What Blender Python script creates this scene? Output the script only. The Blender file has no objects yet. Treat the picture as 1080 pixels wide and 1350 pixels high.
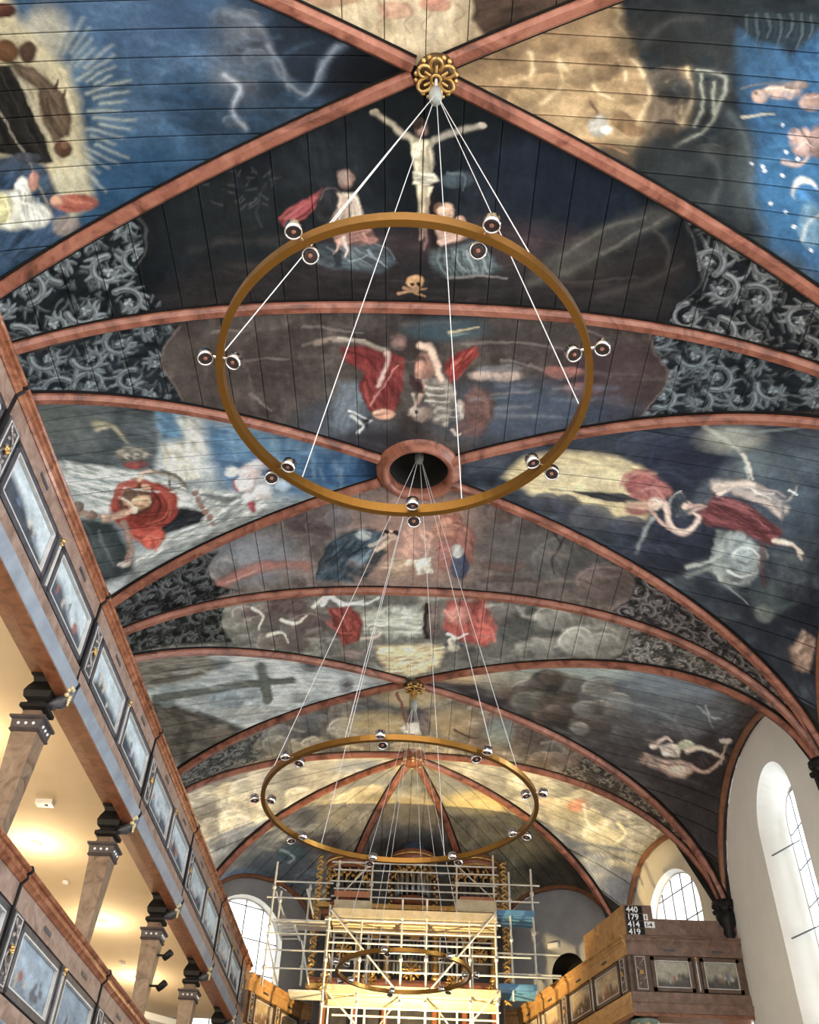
import bpy, bmesh, math, random
import numpy as np
from mathutils import Vector, Matrix

random.seed(7)
rng = np.random.default_rng(7)
PI = math.pi
scene = bpy.context.scene
COL = scene.collection

# ------------------------------------------------------------------ camera
CZ = 1.6                                   # eye height above the floor
FPX, PITCH, YAW, ROLL = 1217.4, 0.74617, -0.0163, 0.0425
_cp, _sp = math.cos(PITCH), math.sin(PITCH)
FW = np.array([math.sin(YAW)*_cp, math.cos(YAW)*_cp, _sp])
_rt = np.array([math.cos(YAW), -math.sin(YAW), 0.0])
_up = np.cross(_rt, FW)
RT = _rt*math.cos(ROLL) + _up*math.sin(ROLL)
UP = -_rt*math.sin(ROLL) + _up*math.cos(ROLL)
cam_data = bpy.data.cameras.new('camera')
cam = bpy.data.objects.new('camera', cam_data)
COL.objects.link(cam)
cam_data.sensor_fit = 'HORIZONTAL'
cam_data.sensor_width = 36.0
cam_data.lens = 36.0*FPX/1080.0
cam_data.clip_end = 300
mw = Matrix.Identity(4)
for i in range(3):
    mw[i][0], mw[i][1], mw[i][2] = RT[i], UP[i], -FW[i]
mw[2][3] = CZ
cam.matrix_world = mw
scene.camera = cam

# ------------------------------------------------------------------ world, exposure
world = bpy.data.worlds.new('sky')
scene.world = world
world.use_nodes = True
bg = world.node_tree.nodes['Background']
bg.inputs[0].default_value = (1.0, 0.97, 0.925, 1)
bg.inputs[1].default_value = 1.6
vs = scene.view_settings
vs.view_transform = 'Standard'
vs.look = 'None'
vs.exposure = 1.2
vs.gamma = 1.0
vs.use_curve_mapping = False

# area lamps added outside the right wall windows to strengthen the overcast daylight
for y in (4.3, 11.4, 18.5):
    ld = bpy.data.lights.new('window_daylight', 'AREA'); ld.shape = 'RECTANGLE'; ld.size = 3.2; ld.size_y = 8.0
    ld.energy = 1150; ld.color = (0.88, 0.96, 1.0)
    lo = bpy.data.objects.new('window_daylight', ld); COL.objects.link(lo)
    lo.location = (10.2, y, CZ+6.0); lo.rotation_euler = (math.radians(90), 0, math.radians(90))

# ------------------------------------------------------------------ helpers
MATS = {}
WL = {}                                    # world location of every object made here

def tag(o, label=None, cat=None, group=None, kind=None):
    if label: o['label'] = label
    if cat: o['category'] = cat
    if group: o['group'] = group
    if kind: o['kind'] = kind
    return o

def empty(name, loc, parent=None):
    o = bpy.data.objects.new(name, None)
    COL.objects.link(o)
    o.empty_display_size = 0.2
    L = Vector(loc)
    if parent is not None:
        o.parent = parent
        o.location = L - WL[parent.name]
    else:
        o.location = L
    WL[o.name] = L
    return o

def link_mesh(name, me, mat, parent=None, base=None):
    """vertices of me are in world coordinates; re-based on the object's own origin"""
    o = bpy.data.objects.new(name, me)
    COL.objects.link(o)
    if mat: me.materials.append(mat)
    if parent is not None:
        o.parent = parent
        L = WL[parent.name].copy() if base is None else Vector(base)
        o.location = L - WL[parent.name]
    else:
        if base is None:
            n = len(me.vertices)
            co = np.empty(n*3); me.vertices.foreach_get('co', co); co = co.reshape(-1, 3)
            lo, hi = co.min(0), co.max(0)
            base = ((lo[0]+hi[0])/2, (lo[1]+hi[1])/2, lo[2])
        L = Vector(base)
        o.location = L
    me.transform(Matrix.Translation(-L))
    WL[o.name] = L
    return o

class MB:
    """collects simple shapes, then makes one mesh object of them"""
    def __init__(s): s.v = []; s.f = []; s.sm = []
    def add(s, vs, fs, smooth=False):
        b = len(s.v)
        s.v += [tuple(map(float, q)) for q in vs]
        s.f += [tuple(i+b for i in f) for f in fs]
        s.sm += [smooth]*len(fs)
        return s
    def box(s, c, d, ax=None):
        """c centre, d full sizes, ax = three axes (rows)"""
        ax = ax or ((1,0,0),(0,1,0),(0,0,1))
        c = np.array(c, float); a = [np.array(x, float)*k*0.5 for x, k in zip(ax, d)]
        vs = [c+sx*a[0]+sy*a[1]+sz*a[2] for sz in (-1,1) for sy in (-1,1) for sx in (-1,1)]
        return s.add(vs, [(0,2,3,1),(4,5,7,6),(0,1,5,4),(2,6,7,3),(0,4,6,2),(1,3,7,5)])
    def prism(s, poly, off, smooth=False):
        """poly: 3-d loop, off: extrusion vector"""
        n = len(poly); p = [np.array(q, float) for q in poly]; o = np.array(off, float)
        fs = [tuple(range(n-1, -1, -1)), tuple(range(n, 2*n))]
        fs += [(i, (i+1) % n, n+(i+1) % n, n+i) for i in range(n)]
        return s.add(p+[q+o for q in p], fs, smooth)
    def tube(s, pts, r, n=8, cap=True, smooth=True):
        P = [np.array(q, float) for q in pts]; m = len(P)
        rr = r if hasattr(r, '__len__') else [r]*m
        vs = []; u = None
        for i in range(m):
            t = P[min(i+1, m-1)]-P[max(i-1, 0)]; t = t/(np.linalg.norm(t)+1e-12)
            if u is None:
                h = np.array([0,0,1.]) if abs(t[2]) < 0.9 else np.array([1.,0,0])
                u = np.cross(t, h)
            u = u-t*(u@t); u /= np.linalg.norm(u)+1e-12
            w = np.cross(t, u)
            for k in range(n):
                a = 2*PI*k/n
                vs.append(P[i]+rr[i]*(u*math.cos(a)+w*math.sin(a)))
        fs = [(i*n+k, i*n+(k+1) % n, (i+1)*n+(k+1) % n, (i+1)*n+k) for i in range(m-1) for k in range(n)]
        s.add(vs, fs, smooth)
        if cap:
            s.add(vs[:n], [tuple(range(n-1, -1, -1))]); s.add(vs[-n:], [tuple(range(n))])
        return s
    def lathe(s, prof, c, n=20, axis=(0,0,1), smooth=True):
        """prof: (r, h) pairs along the axis from c"""
        a = np.array(axis, float); a /= np.linalg.norm(a)
        h = np.array([1.,0,0]) if abs(a[0]) < 0.9 else np.array([0,1.,0])
        u = np.cross(a, h); u /= np.linalg.norm(u); w = np.cross(a, u); c = np.array(c, float)
        vs = [c+a*z+r*(u*math.cos(2*PI*k/n)+w*math.sin(2*PI*k/n)) for r, z in prof for k in range(n)]
        m = len(prof)
        fs = [(i*n+k, i*n+(k+1) % n, (i+1)*n+(k+1) % n, (i+1)*n+k) for i in range(m-1) for k in range(n)]
        fs += [tuple(range(n-1, -1, -1)), tuple((m-1)*n+k for k in range(n))]
        return s.add(vs, fs, smooth)
    def ball(s, c, r, n=10, sc=(1,1,1)):
        vs = []; m = n//2+1
        for i in range(m+1):
            th = PI*i/m
            for k in range(n):
                a = 2*PI*k/n
                vs.append((c[0]+r*sc[0]*math.sin(th)*math.cos(a), c[1]+r*sc[1]*math.sin(th)*math.sin(a), c[2]+r*sc[2]*math.cos(th)))
        fs = [(i*n+k, (i+1)*n+k, (i+1)*n+(k+1) % n, i*n+(k+1) % n) for i in range(m) for k in range(n)]
        return s.add(vs, fs, True)
    def sweep(s, pts, nrm, prof, closed_prof=True, smooth=False):
        """prof (side, along nrm) swept along pts with a normal per point"""
        P = [np.array(q, float) for q in pts]; m = len(P); n = len(prof); vs = []
        for i in range(m):
            t = P[min(i+1, m-1)]-P[max(i-1, 0)]; t /= np.linalg.norm(t)
            N = np.array(nrm[i], float); N = N-t*(N@t); N /= np.linalg.norm(N)
            S = np.cross(t, N)
            for a, b in prof: vs.append(P[i]+S*a+N*b)
        kk = n if closed_prof else n-1
        fs = [(i*n+k, i*n+(k+1) % n, (i+1)*n+(k+1) % n, (i+1)*n+k) for i in range(m-1) for k in range(kk)]
        if closed_prof: fs += [tuple(range(n-1, -1, -1)), tuple((m-1)*n+k for k in range(n))]
        return s.add(vs, fs, smooth)
    def mesh(s, name):
        me = bpy.data.meshes.new(name)
        me.from_pydata(s.v, [], s.f)
        me.polygons.foreach_set('use_smooth', s.sm)
        me.update()
        bm = bmesh.new(); bm.from_mesh(me)
        bmesh.ops.recalc_face_normals(bm, faces=bm.faces)
        bm.to_mesh(me); bm.free()
        return me
    def build(s, name, mat, parent=None, base=None):
        return link_mesh(name, s.mesh(name), mat, parent, base)

def children(o): return [c for c in bpy.data.objects if c.parent is o]

def copy_tree(o, kids, parent=None):
    c = o.copy(); COL.objects.link(c); c.parent = parent
    WL[c.name] = WL[o.name].copy()
    for k in kids.get(o.name, []): copy_tree(k, kids, c)
    return c

def kid_map():
    d = {}
    for o in bpy.data.objects:
        if o.parent: d.setdefault(o.parent.name, []).append(o)
    return d

# ------------------------------------------------------------------ materials
def new_mat(name):
    m = bpy.data.materials.new(name); m.use_nodes = True
    nt = m.node_tree; b = nt.nodes['Principled BSDF']
    MATS[name] = m
    return m, nt, b

def ramp(nt, fac, stops):
    r = nt.nodes.new('ShaderNodeValToRGB')
    el = r.color_ramp.elements
    while len(el) < len(stops): el.new(0.5)
    for e, (p, c) in zip(el, stops):
        e.position = p; e.color = tuple(c)+(1,)
    nt.links.new(fac, r.inputs[0])
    return r.outputs[0]

def noise(nt, scale, detail=5, rough=0.6, dist=0.0, vec=None, obj=True):
    n = nt.nodes.new('ShaderNodeTexNoise')
    n.inputs['Scale'].default_value = scale; n.inputs['Detail'].default_value = detail
    n.inputs['Roughness'].default_value = rough; n.inputs['Distortion'].default_value = dist
    if vec is None:
        g = nt.nodes.new('ShaderNodeNewGeometry'); vec = g.outputs['Position']
    nt.links.new(vec, n.inputs['Vector'])
    return n.outputs['Fac']

def bump(nt, b, fac, strength=0.2, dist=0.02):
    n = nt.nodes.new('ShaderNodeBump'); n.inputs['Strength'].default_value = strength
    n.inputs['Distance'].default_value = dist
    nt.links.new(fac, n.inputs['Height']); nt.links.new(n.outputs[0], b.inputs['Normal'])

def mat_noise(name, stops, scale=6, rough=0.5, metal=0.0, detail=5, dist=0.0, bmp=0.15, spec=0.5):
    m, nt, b = new_mat(name)
    f = noise(nt, scale, detail, 0.62, dist)
    nt.links.new(ramp(nt, f, stops), b.inputs['Base Color'])
    b.inputs['Roughness'].default_value = rough; b.inputs['Metallic'].default_value = metal
    b.inputs['Specular IOR Level'].default_value = spec
    if bmp: bump(nt, b, f, bmp)
    return m

mat_noise('plaster', [(0.35, (0.84,0.82,0.77)), (0.65, (0.89,0.87,0.82))], 1.5, 0.85, bmp=0.05)
mat_noise('grey_plaster', [(0.35, (0.30,0.30,0.31)), (0.65, (0.37,0.37,0.38))], 1.5, 0.85, bmp=0.05)
mat_noise('cream_plaster', [(0.35, (0.72,0.66,0.54)), (0.65, (0.80,0.74,0.62))], 1.2, 0.85, bmp=0.05)
mat_noise('floor_stone', [(0.3, (0.38,0.35,0.32)), (0.7, (0.48,0.45,0.41))], 3, 0.6)
mat_noise('backing', [(0.3, (0.010,0.009,0.008)), (0.7, (0.02,0.018,0.015))], 3, 0.95)
mat_noise('rib_marble', [(0.30, (0.055,0.019,0.012)), (0.40, (0.16,0.052,0.032)), (0.52, (0.29,0.105,0.066)), (0.66, (0.37,0.155,0.105)), (0.8, (0.48,0.25,0.18))], 1.9, 0.40, detail=9, dist=1.4, bmp=0.05)
mat_noise('arch_trim', [(0.3, (0.16,0.06,0.03)), (0.7, (0.30,0.13,0.06))], 3.0, 0.5, detail=6, dist=1.0)
mat_noise('rail_wood', [(0.3, (0.11,0.036,0.018)), (0.5, (0.25,0.09,0.046)), (0.7, (0.40,0.18,0.105))], 4.0, 0.16, detail=7, dist=1.2)
mat_noise('frieze_wood', [(0.3, (0.14,0.085,0.062)), (0.5, (0.25,0.165,0.13)), (0.72, (0.36,0.255,0.21))], 4.0, 0.5, detail=8, dist=1.4)
mat_noise('soffit_wood', [(0.3, (0.12,0.04,0.018)), (0.5, (0.22,0.08,0.038)), (0.7, (0.30,0.12,0.06))], 5.0, 0.45, detail=7, dist=1.0)
mat_noise('blue_band', [(0.3, (0.16,0.185,0.23)), (0.7, (0.27,0.305,0.36))], 3.0, 0.4, detail=6)
mat_noise('frame_dark', [(0.3, (0.03,0.03,0.036)), (0.7, (0.085,0.085,0.10))], 8.0, 0.4)
mat_noise('frame_light', [(0.3, (0.45,0.43,0.42)), (0.7, (0.62,0.60,0.58))], 8.0, 0.4)
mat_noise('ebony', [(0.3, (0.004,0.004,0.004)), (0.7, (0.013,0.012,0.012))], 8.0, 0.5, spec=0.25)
mat_noise('gold', [(0.3, (0.40,0.22,0.06)), (0.7, (0.75,0.50,0.20))], 12.0, 0.35, metal=0.75)
mat_noise('brass', [(0.3, (0.25,0.115,0.020)), (0.7, (0.31,0.15,0.032))], 2.0, 0.30, metal=0.85, bmp=0.0)
mat_noise('steel_cable', [(0.3, (0.55,0.55,0.55)), (0.7, (0.65,0.65,0.65))], 5.0, 0.35, bmp=0.0)
mat_noise('chrome', [(0.3, (0.75,0.75,0.76)), (0.7, (0.85,0.85,0.86))], 5.0, 0.12, metal=1.0, bmp=0.0)
mat_noise('lens_dark', [(0.3, (0.02,0.012,0.012)), (0.7, (0.05,0.03,0.03))], 30.0, 0.08, bmp=0.0)
mat_noise('lens_core', [(0.3, (0.25,0.10,0.07)), (0.7, (0.40,0.18,0.12))], 30.0, 0.2, bmp=0.0)
mat_noise('white_metal', [(0.3, (0.70,0.69,0.66)), (0.7, (0.82,0.81,0.78))], 5.0, 0.4, bmp=0.0)
mat_noise('shaft_stone', [(0.30, (0.07,0.042,0.028)), (0.45, (0.17,0.11,0.075)), (0.7, (0.26,0.185,0.135))], 3.5, 0.32, detail=9, dist=2.0, bmp=0.05)
mat_noise('carving', [(0.35, (0.05,0.045,0.045)), (0.5, (0.22,0.19,0.18)), (0.65, (0.45,0.40,0.36))], 18.0, 0.5, detail=3)
# ------------------------------------------------------------------ vault geometry
XC, YB1, BAY = -0.116, 4.773, 7.087
VA, VB, VN = 7.784, 4.795, 2.315            # half span, rise and squareness of the arch curve
ZR = CZ+12.0                                # height of the ridge
ZS = ZR-VB                                  # springing
DIAG = 0.445
YC = [YB1+BAY*k for k in range(3)]          # bay centres
YA = [YB1+BAY*(k-0.5) for k in range(4)]    # transverse arches

def Parch(x):
    t = np.clip(np.abs(x)/VA, 0, 1)
    return ZS+VB*(1-t**VN)**(1/VN)

def Hweb(x, q):
    """height of a side web: x distance from the crossing (0..VA), q 0 on its ridge, 1 on its ribs"""
    Pr = Parch(x); zr = ZR-1.2*(x/VA)**2
    sh = (Parch(q*x)-Pr)/np.maximum(ZR-Pr, 1e-4)
    return Pr+(zr-Pr)*sh

def project(V):
    d = V-np.array([0, 0, CZ])
    w = np.maximum(d@FW, 0.05)
    return 540+FPX*(d@RT)/w, 675-FPX*(d@UP)/w

PLANKS = []                                 # dicts: web, grid (m,n,3)

def arc_x(s_list):
    xs = np.sin(np.linspace(0, PI/2, 4000))*VA
    zs = Parch(xs)
    S = np.concatenate([[0], np.cumsum(np.hypot(np.diff(xs), np.diff(zs)))])
    return np.interp(s_list, S, xs), S[-1]

def fine(V4):
    """is a patch inside the frame (with a margin)?"""
    px, py = project(V4)
    return px.max() > -40 and px.min() < 1120 and py.max() > -40 and py.min() < 1390

def crown_web(web, k, front, stx, sty):
    yc = YC[k]; ya = yc+BAY/2*(1 if front else -1)
    _, tot = arc_x([0.0])
    nb = int(tot/0.5)
    bs = np.linspace(0, tot, nb+1)
    for sgn in (-1, 1):
        for i in range(nb):
            gp = (0.005, 0.0035, 0.0025)[k]; s0, s1 = bs[i]+gp, bs[i+1]-gp
            xm, _ = arc_x([(s0+s1)/2])
            L = BAY/2-DIAG*float(xm[0])
            if L < 0.12: continue
            corner = np.array([[XC+sgn*float(xm[0]), y, float(Parch(xm)[0])] for y in (ya, yc+(1 if front else -1)*DIAG*float(xm[0]))])
            ok = fine(corner)
            ds, dy = (stx, sty) if ok else (0.16, 0.3)
            m = max(2, int((s1-s0)/ds)+1); n = max(2, int(L/dy)+1)
            x, _ = arc_x(np.linspace(s0, s1, m))
            f = np.linspace(0, 1, n)
            yl = yc+(1 if front else -1)*DIAG*x
            Y = yl[:, None]+(ya-yl)[:, None]*f[None]
            X = np.repeat((XC+sgn*x)[:, None], n, 1)
            Z = np.repeat(Parch(x)[:, None], n, 1)+rng.uniform(-0.004, 0.004)
            PLANKS.append(dict(web=web, g=np.stack([X, Y, Z], 2), c=np.array([XC, yc]), out=(0.4*sgn*float(xm[0])/VA, 0, 1)))

def facet_web(web, K, Va, Vb, stx, sty, width=0.33):
    K = np.array(K, float); Va = np.array(Va, float); Vb = np.array(Vb, float)
    M = (Va+Vb)/2; e = Vb-Va; hl = np.hypot(*e)/2; e = e/(2*hl)
    nb = max(4, int(round(2*hl/width)))
    bs = np.linspace(-hl, hl, nb+1)
    for i in range(nb):
        gp = {'1': 0.005, '2': 0.0035}.get(web[1], 0.0025) if web[0] == 'L' else 0.0025; l0, l1 = bs[i]+gp, bs[i+1]-gp
        if l0 > 0: ra0 = l0/hl
        elif l1 < 0: ra0 = -l1/hl
        else: ra0 = 0.0
        pm = np.array([K+ra*(M-K)+(l0+l1)/2*e for ra in (max(ra0, 0.02), 0.6, 1.0)])
        zz = Hweb(np.array([max(ra0, 0.02), 0.6, 1.0])*VA, np.array([1.0, 0.5, 0.5]))
        ok = fine(np.column_stack([pm, zz]))
        dl, dr = (sty, stx) if ok else (0.12, 0.3)
        D = np.hypot(*(M-K))
        m = max(2, int((l1-l0)/dl)+1)
        l = np.linspace(l0, l1, m)
        n = max(3, int(D*(1.0-ra0)/dr)+1)
        f = np.linspace(0, 1, n)
        r0 = np.maximum(np.abs(l)/hl, 0.001)
        R = r0[:, None]+(1.0-r0)[:, None]*f[None]
        q = np.clip(np.abs(l)[:, None]/(R*hl), 0, 1)
        XY = K[None, None]+R[:, :, None]*(M-K)[None, None]+l[:, None, None]*e[None, None]
        Z = Hweb(R*VA, q)+rng.uniform(-0.004, 0.004)
        PLANKS.append(dict(web=web, g=np.concatenate([XY, Z[:, :, None]], 2), c=K, out=(0, 0, 1)))

R3 = BAY*0.5
HLW = DIAG*VA
ST = [(0.016, 0.016), (0.021, 0.026), (0.028, 0.04)]
for k in range(3):
    sx, sy = ST[k]
    crown_web('C%db' % (k+1), k, False, sx, sy)
    crown_web('C%df' % (k+1), k, True, sx, sy)
    K = (XC, YC[k])
    facet_web('L%dr' % (k+1), K, (XC+VA, YC[k]-HLW), (XC+VA, YC[k]+HLW), sx, sy)
    facet_web('L%dl' % (k+1), K, (XC-VA, YC[k]-HLW), (XC-VA, YC[k]+HLW), sx, sy)
KA = np.array([0.0, 22.60])
APV = [(XC+VA, 22.55), (6.2, 27.1), (2.3, 29.9), (-2.45, 29.9), (-6.43, 27.1), (XC-VA, 22.55)]
for i in range(5):
    facet_web('A%d' % (i+1), KA, APV[i], APV[i+1], 0.04, 0.045, 0.4)
OCULUS = np.array([XC+0.06, YC[1]])
PAINT_GAIN = 1.0
# ------------------------------------------------------------------ painting of the vault boards
# The pictures are laid on the boards as one colour per vertex.  Brush strokes are given in photograph pixels,
# which are only a handy way to name points of the vault surface (every pixel meets the vault in one point).
def _hash(i, j):
    n = (i.astype(np.int64)*374761393+j.astype(np.int64)*668265263) & 0x7fffffff
    n = ((n ^ (n >> 13))*1274126177) & 0x7fffffff
    return ((n ^ (n >> 16)) & 0xffff)/65535.0
def vnoise(x, y):
    xi = np.floor(x); yi = np.floor(y); fx = x-xi; fy = y-yi
    fx = fx*fx*(3-2*fx); fy = fy*fy*(3-2*fy)
    i = xi.astype(np.int64); j = yi.astype(np.int64)
    a = _hash(i, j); b_ = _hash(i+1, j); c = _hash(i, j+1); d = _hash(i+1, j+1)
    return (a*(1-fx)+b_*fx)*(1-fy)+(c*(1-fx)+d*fx)*fy
def fbm(x, y, o=5, g=0.55):
    x = np.asarray(x, float); y = np.asarray(y, float)
    s = 0; a = 1; t = 0
    for k in range(o):
        s = s+a*vnoise(x*2**k+17.3*k, y*2**k-9.1*k); t += a; a *= g
    return s/t
def lin(c):
    c = np.array(c, float)/255.0
    return np.where(c <= 0.04045, c/12.92, ((c+0.055)/1.055)**2.4)

ALLV = np.concatenate([p['g'].reshape(-1, 3) for p in PLANKS])
_w = [p['web'] for p in PLANKS]; _n = [p['g'].shape[0]*p['g'].shape[1] for p in PLANKS]
_st = np.concatenate([[0], np.cumsum(_n)])
IDX = {}
for w in sorted(set(_w)):
    IDX[w] = np.concatenate([np.arange(_st[i], _st[i+1]) for i in range(len(_w)) if _w[i] == w])
PX, PY = project(ALLV)
# metric position unrolled over the vault, for texture that must not stretch
SX = np.sign(ALLV[:, 0]-XC)*np.interp(np.abs(ALLV[:, 0]-XC), *(lambda xs: (xs, np.concatenate([[0], np.cumsum(np.hypot(np.diff(xs), np.diff(Parch(xs))))])))(np.sin(np.linspace(0, PI/2, 800))*VA))
SY = ALLV[:, 1].copy()
N1 = fbm(SX*1.3, SY*1.3, 5); N2 = fbm(SX*3.1+40, SY*3.1-7, 5); N3 = fbm(SX*0.7-11, SY*0.9+23, 4)
# painterly edges: every stroke is read through a small wobble
PIXM = np.clip(1250.0/np.maximum(np.hypot(ALLV[:, 1], ALLV[:, 2]-CZ), 3), 40, 140)      # pixels per metre
WXN = PX+(N2-0.5)*0.10*PIXM+(fbm(SX*9, SY*9, 3)-0.5)*0.05*PIXM
WYN = PY+(fbm(SX*3.3-31, SY*3.0+3, 4)-0.5)*0.08*PIXM
PAINT = np.zeros((len(ALLV), 3))

def mix(idx, col, a, mod=None):
    a = a[:, None]; k = 0.80+0.40*N2[idx]
    if mod is not None: k = k*mod
    PAINT[idx] = PAINT[idx]*(1-a)+lin(col)*k[:, None]*a
def streak(idx, ang, k=1.0):
    """brush marks along a direction, about 0.6..1.4"""
    c, s_ = math.cos(ang), math.sin(ang); x, y = SX[idx], SY[idx]
    u = (x*c+y*s_)*3.5+ang*7; v = (-x*s_+y*c)*13.0
    n = fbm(u, v, 3, 0.6)
    return np.clip(1.0+(n-0.5)*2.6*k, 0.45, 1.7)
def near(web, x0, x1, y0, y1):
    o = []
    for w in web.split():
        i = IDX[w]; o.append(i[(WXN[i] > x0) & (WXN[i] < x1) & (WYN[i] > y0) & (WYN[i] < y1)])
    return np.concatenate(o)
def base(web, cols, k=1.0, bill=0.0, br=0.35):
    """noise blend through a list of colours, with brush marks and (optionally) billowing cloud edges"""
    for w in web.split():
        i = IDX[w]; t = np.clip((N1[i]-0.5)*2.4*k+0.5, 0, 0.999)*(len(cols)-1)
        c = np.array([lin(q) for q in cols]); j = t.astype(int); f = (t-j)[:, None]
        m_ = (0.8+0.4*N2[i])*(1+br*(streak(i, 0.3 if w[0] == 'L' else 1.4)-1)*0.8)
        if bill:
            n = fbm(SX[i]*1.7+5, SY[i]*2.0-3, 4, 0.5); q = 1-np.abs(2*n-1)*2.2
            m_ = m_*(1+bill*(np.clip(q, 0, 1)**3-0.35))
        PAINT[i] = (c[j]*(1-f)+c[np.minimum(j+1, len(cols)-1)]*f)*m_[:, None]
def E(web, cx, cy, rx, ry, col, a=1.0, soft=0.28, ang=0):
    m_ = max(rx, ry)*(1+soft)+4
    i = near(web, cx-m_, cx+m_, cy-m_, cy+m_)
    if not len(i): return
    dx, dy = WXN[i]-cx, WYN[i]-cy; c, s = math.cos(ang*PI/180), math.sin(ang*PI/180)
    d = np.hypot((dx*c+dy*s)/rx, (-dx*s+dy*c)/ry)
    md = None
    if soft < 0.6 and max(rx, ry) > 5:           # modelled: lit from the upper left, with brush marks
        md = (1.06-0.20*(dx/rx+dy/ry)*0.7)*(1+0.45*(streak(i, cx*0.37+cy*0.11)-1))*(1.08-0.25*np.clip(d, 0, 1)**3)
    mix(i, col, a*np.clip((1+soft*0.5-d)/soft, 0, 1), md)
def seg_d(x, y, P):
    """distance to a polyline and the position along it (0..1)"""
    best = np.full(len(x), 1e9); pos = np.zeros(len(x)); n = len(P)-1
    for k in range(n):
        ax, ay = P[k]; bx_, by = P[k+1]; vx, vy = bx_-ax, by-ay; L = vx*vx+vy*vy+1e-9
        t = np.clip(((x-ax)*vx+(y-ay)*vy)/L, 0, 1); d = np.hypot(x-ax-t*vx, y-ay-t*vy)
        u = d < best; best[u] = d[u]; pos[u] = (k+t[u])/n
    return best, pos
def G(web, pts, col, a=1.0, soft=3.0):
    P = np.array(pts, float); m_ = soft+3
    i = near(web, P[:, 0].min()-m_, P[:, 0].max()+m_, P[:, 1].min()-m_, P[:, 1].max()+m_)
    if not len(i): return
    x, y = WXN[i], WYN[i]; ins = np.zeros(len(i), bool); n = len(P)
    for k in range(n):
        (x0, y0), (x1, y1) = P[k], P[(k+1) % n]
        if y0 == y1: continue
        c = ((y0 > y) != (y1 > y)) & (x < (x1-x0)*(y-y0)/(y1-y0)+x0); ins ^= c
    d, _ = seg_d(x, y, list(P)+[P[0]])
    sd = np.where(ins, -d, d)
    th = 0.5*math.atan2(*(lambda C: (2*C[0, 1], C[0, 0]-C[1, 1]))(np.cov(np.column_stack([SX[i], SY[i]])[ins].T))) if ins.sum() > 8 else 0.0
    md = (1+0.75*(streak(i, th)-1))*(1.06-0.22*np.exp(-np.maximum(-sd, 0)/3.0)) if soft < 9 else 1+0.4*(streak(i, th)-1)
    mix(i, col, a*np.clip(0.5-sd/soft, 0, 1), md)
def smooth(pts, n=4):
    P = [np.array(q, float) for q in pts]
    if len(P) < 3: return pts
    P = [2*P[0]-P[1]]+P+[2*P[-1]-P[-2]]; out = []
    for k in range(1, len(P)-2):
        a, b_, c, d = P[k-1], P[k], P[k+1], P[k+2]
        for t in np.linspace(0, 1, n, endpoint=False):
            out.append(0.5*(2*b_+(c-a)*t+(2*a-5*b_+4*c-d)*t*t+(3*b_-a-3*c+d)*t**3))
    return out+[P[-2]]
def W(web, pts, w, col, a=0.5): L(web, pts, w, col, a, w*0.6, w*0.85)
def L(web, pts, w0, col, a=1.0, w1=None, soft=None):
    pts = smooth(pts)
    w1 = w0*0.5 if w1 is None else w1; P = np.array(pts, float); W = max(w0, w1)
    soft = soft or max(1.5, 0.35*W); m_ = W+soft+3
    i = near(web, P[:, 0].min()-m_, P[:, 0].max()+m_, P[:, 1].min()-m_, P[:, 1].max()+m_)
    if not len(i): return
    d, t = seg_d(WXN[i], WYN[i], P)
    hw = 0.5*(w0+(w1-w0)*t)
    md = 1.14-0.42*np.clip(d/np.maximum(hw, 0.5), 0, 1)**2 if W > 5 and W < 18 else None
    mix(i, col, a*np.clip((hw-d)/soft+0.5, 0, 1), md)
RP = np.random.default_rng(5)
def shade(c, k): return tuple(min(255, max(0, q*k)) for q in c)
def puff(web, cx, cy, rx, ry, col, rim=1.35, a=0.85):
    E(web, cx, cy, rx, ry, col, a, 0.25)
    E(web, cx+rx*0.15, cy+ry*0.25, rx*0.6, ry*0.6, shade(col, 0.8), 0.55, 0.7)
    t = np.linspace(PI*0.95, PI*1.75, 9)
    L(web, [(cx+0.92*rx*math.cos(q), cy+0.9*ry*math.sin(q)) for q in t], max(1.6, rx*0.14), shade(col, rim), a*0.8)
def puffs(web, pts, n, r, cols, rim=1.35, a=0.7):
    """a bank of rounded clouds scattered in a polygon"""
    P = np.array(pts, float); k = 0; tr_ = 0
    while k < n and tr_ < n*30:
        tr_ += 1
        x, y = RP.uniform(P[:, 0].min(), P[:, 0].max()), RP.uniform(P[:, 1].min(), P[:, 1].max())
        ins = False
        for q in range(len(P)):
            (x0, y0), (x1, y1) = P[q], P[(q+1) % len(P)]
            if (y0 > y) != (y1 > y) and x < (x1-x0)*(y-y0)/(y1-y0)+x0: ins = not ins
        if not ins: continue
        k += 1; rr = r*RP.uniform(0.6, 1.4)
        puff(web, x, y, rr, rr*RP.uniform(0.5, 0.8), shade(cols[RP.integers(len(cols))], RP.uniform(0.85, 1.15)), rim, a)
def folds(web, pts_a, pts_b, n, w, col, a=0.5):
    """n fold lines between two edges"""
    A_, B_ = np.array(pts_a, float), np.array(pts_b, float)
    for k in range(n):
        t = (k+0.5)/n
        p = A_*(1-t)+B_*t
        L(web, p+RP.uniform(-2, 2, p.shape), w*RP.uniform(0.6, 1.2), shade(col, RP.uniform(0.85, 1.15)), a)

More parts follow.
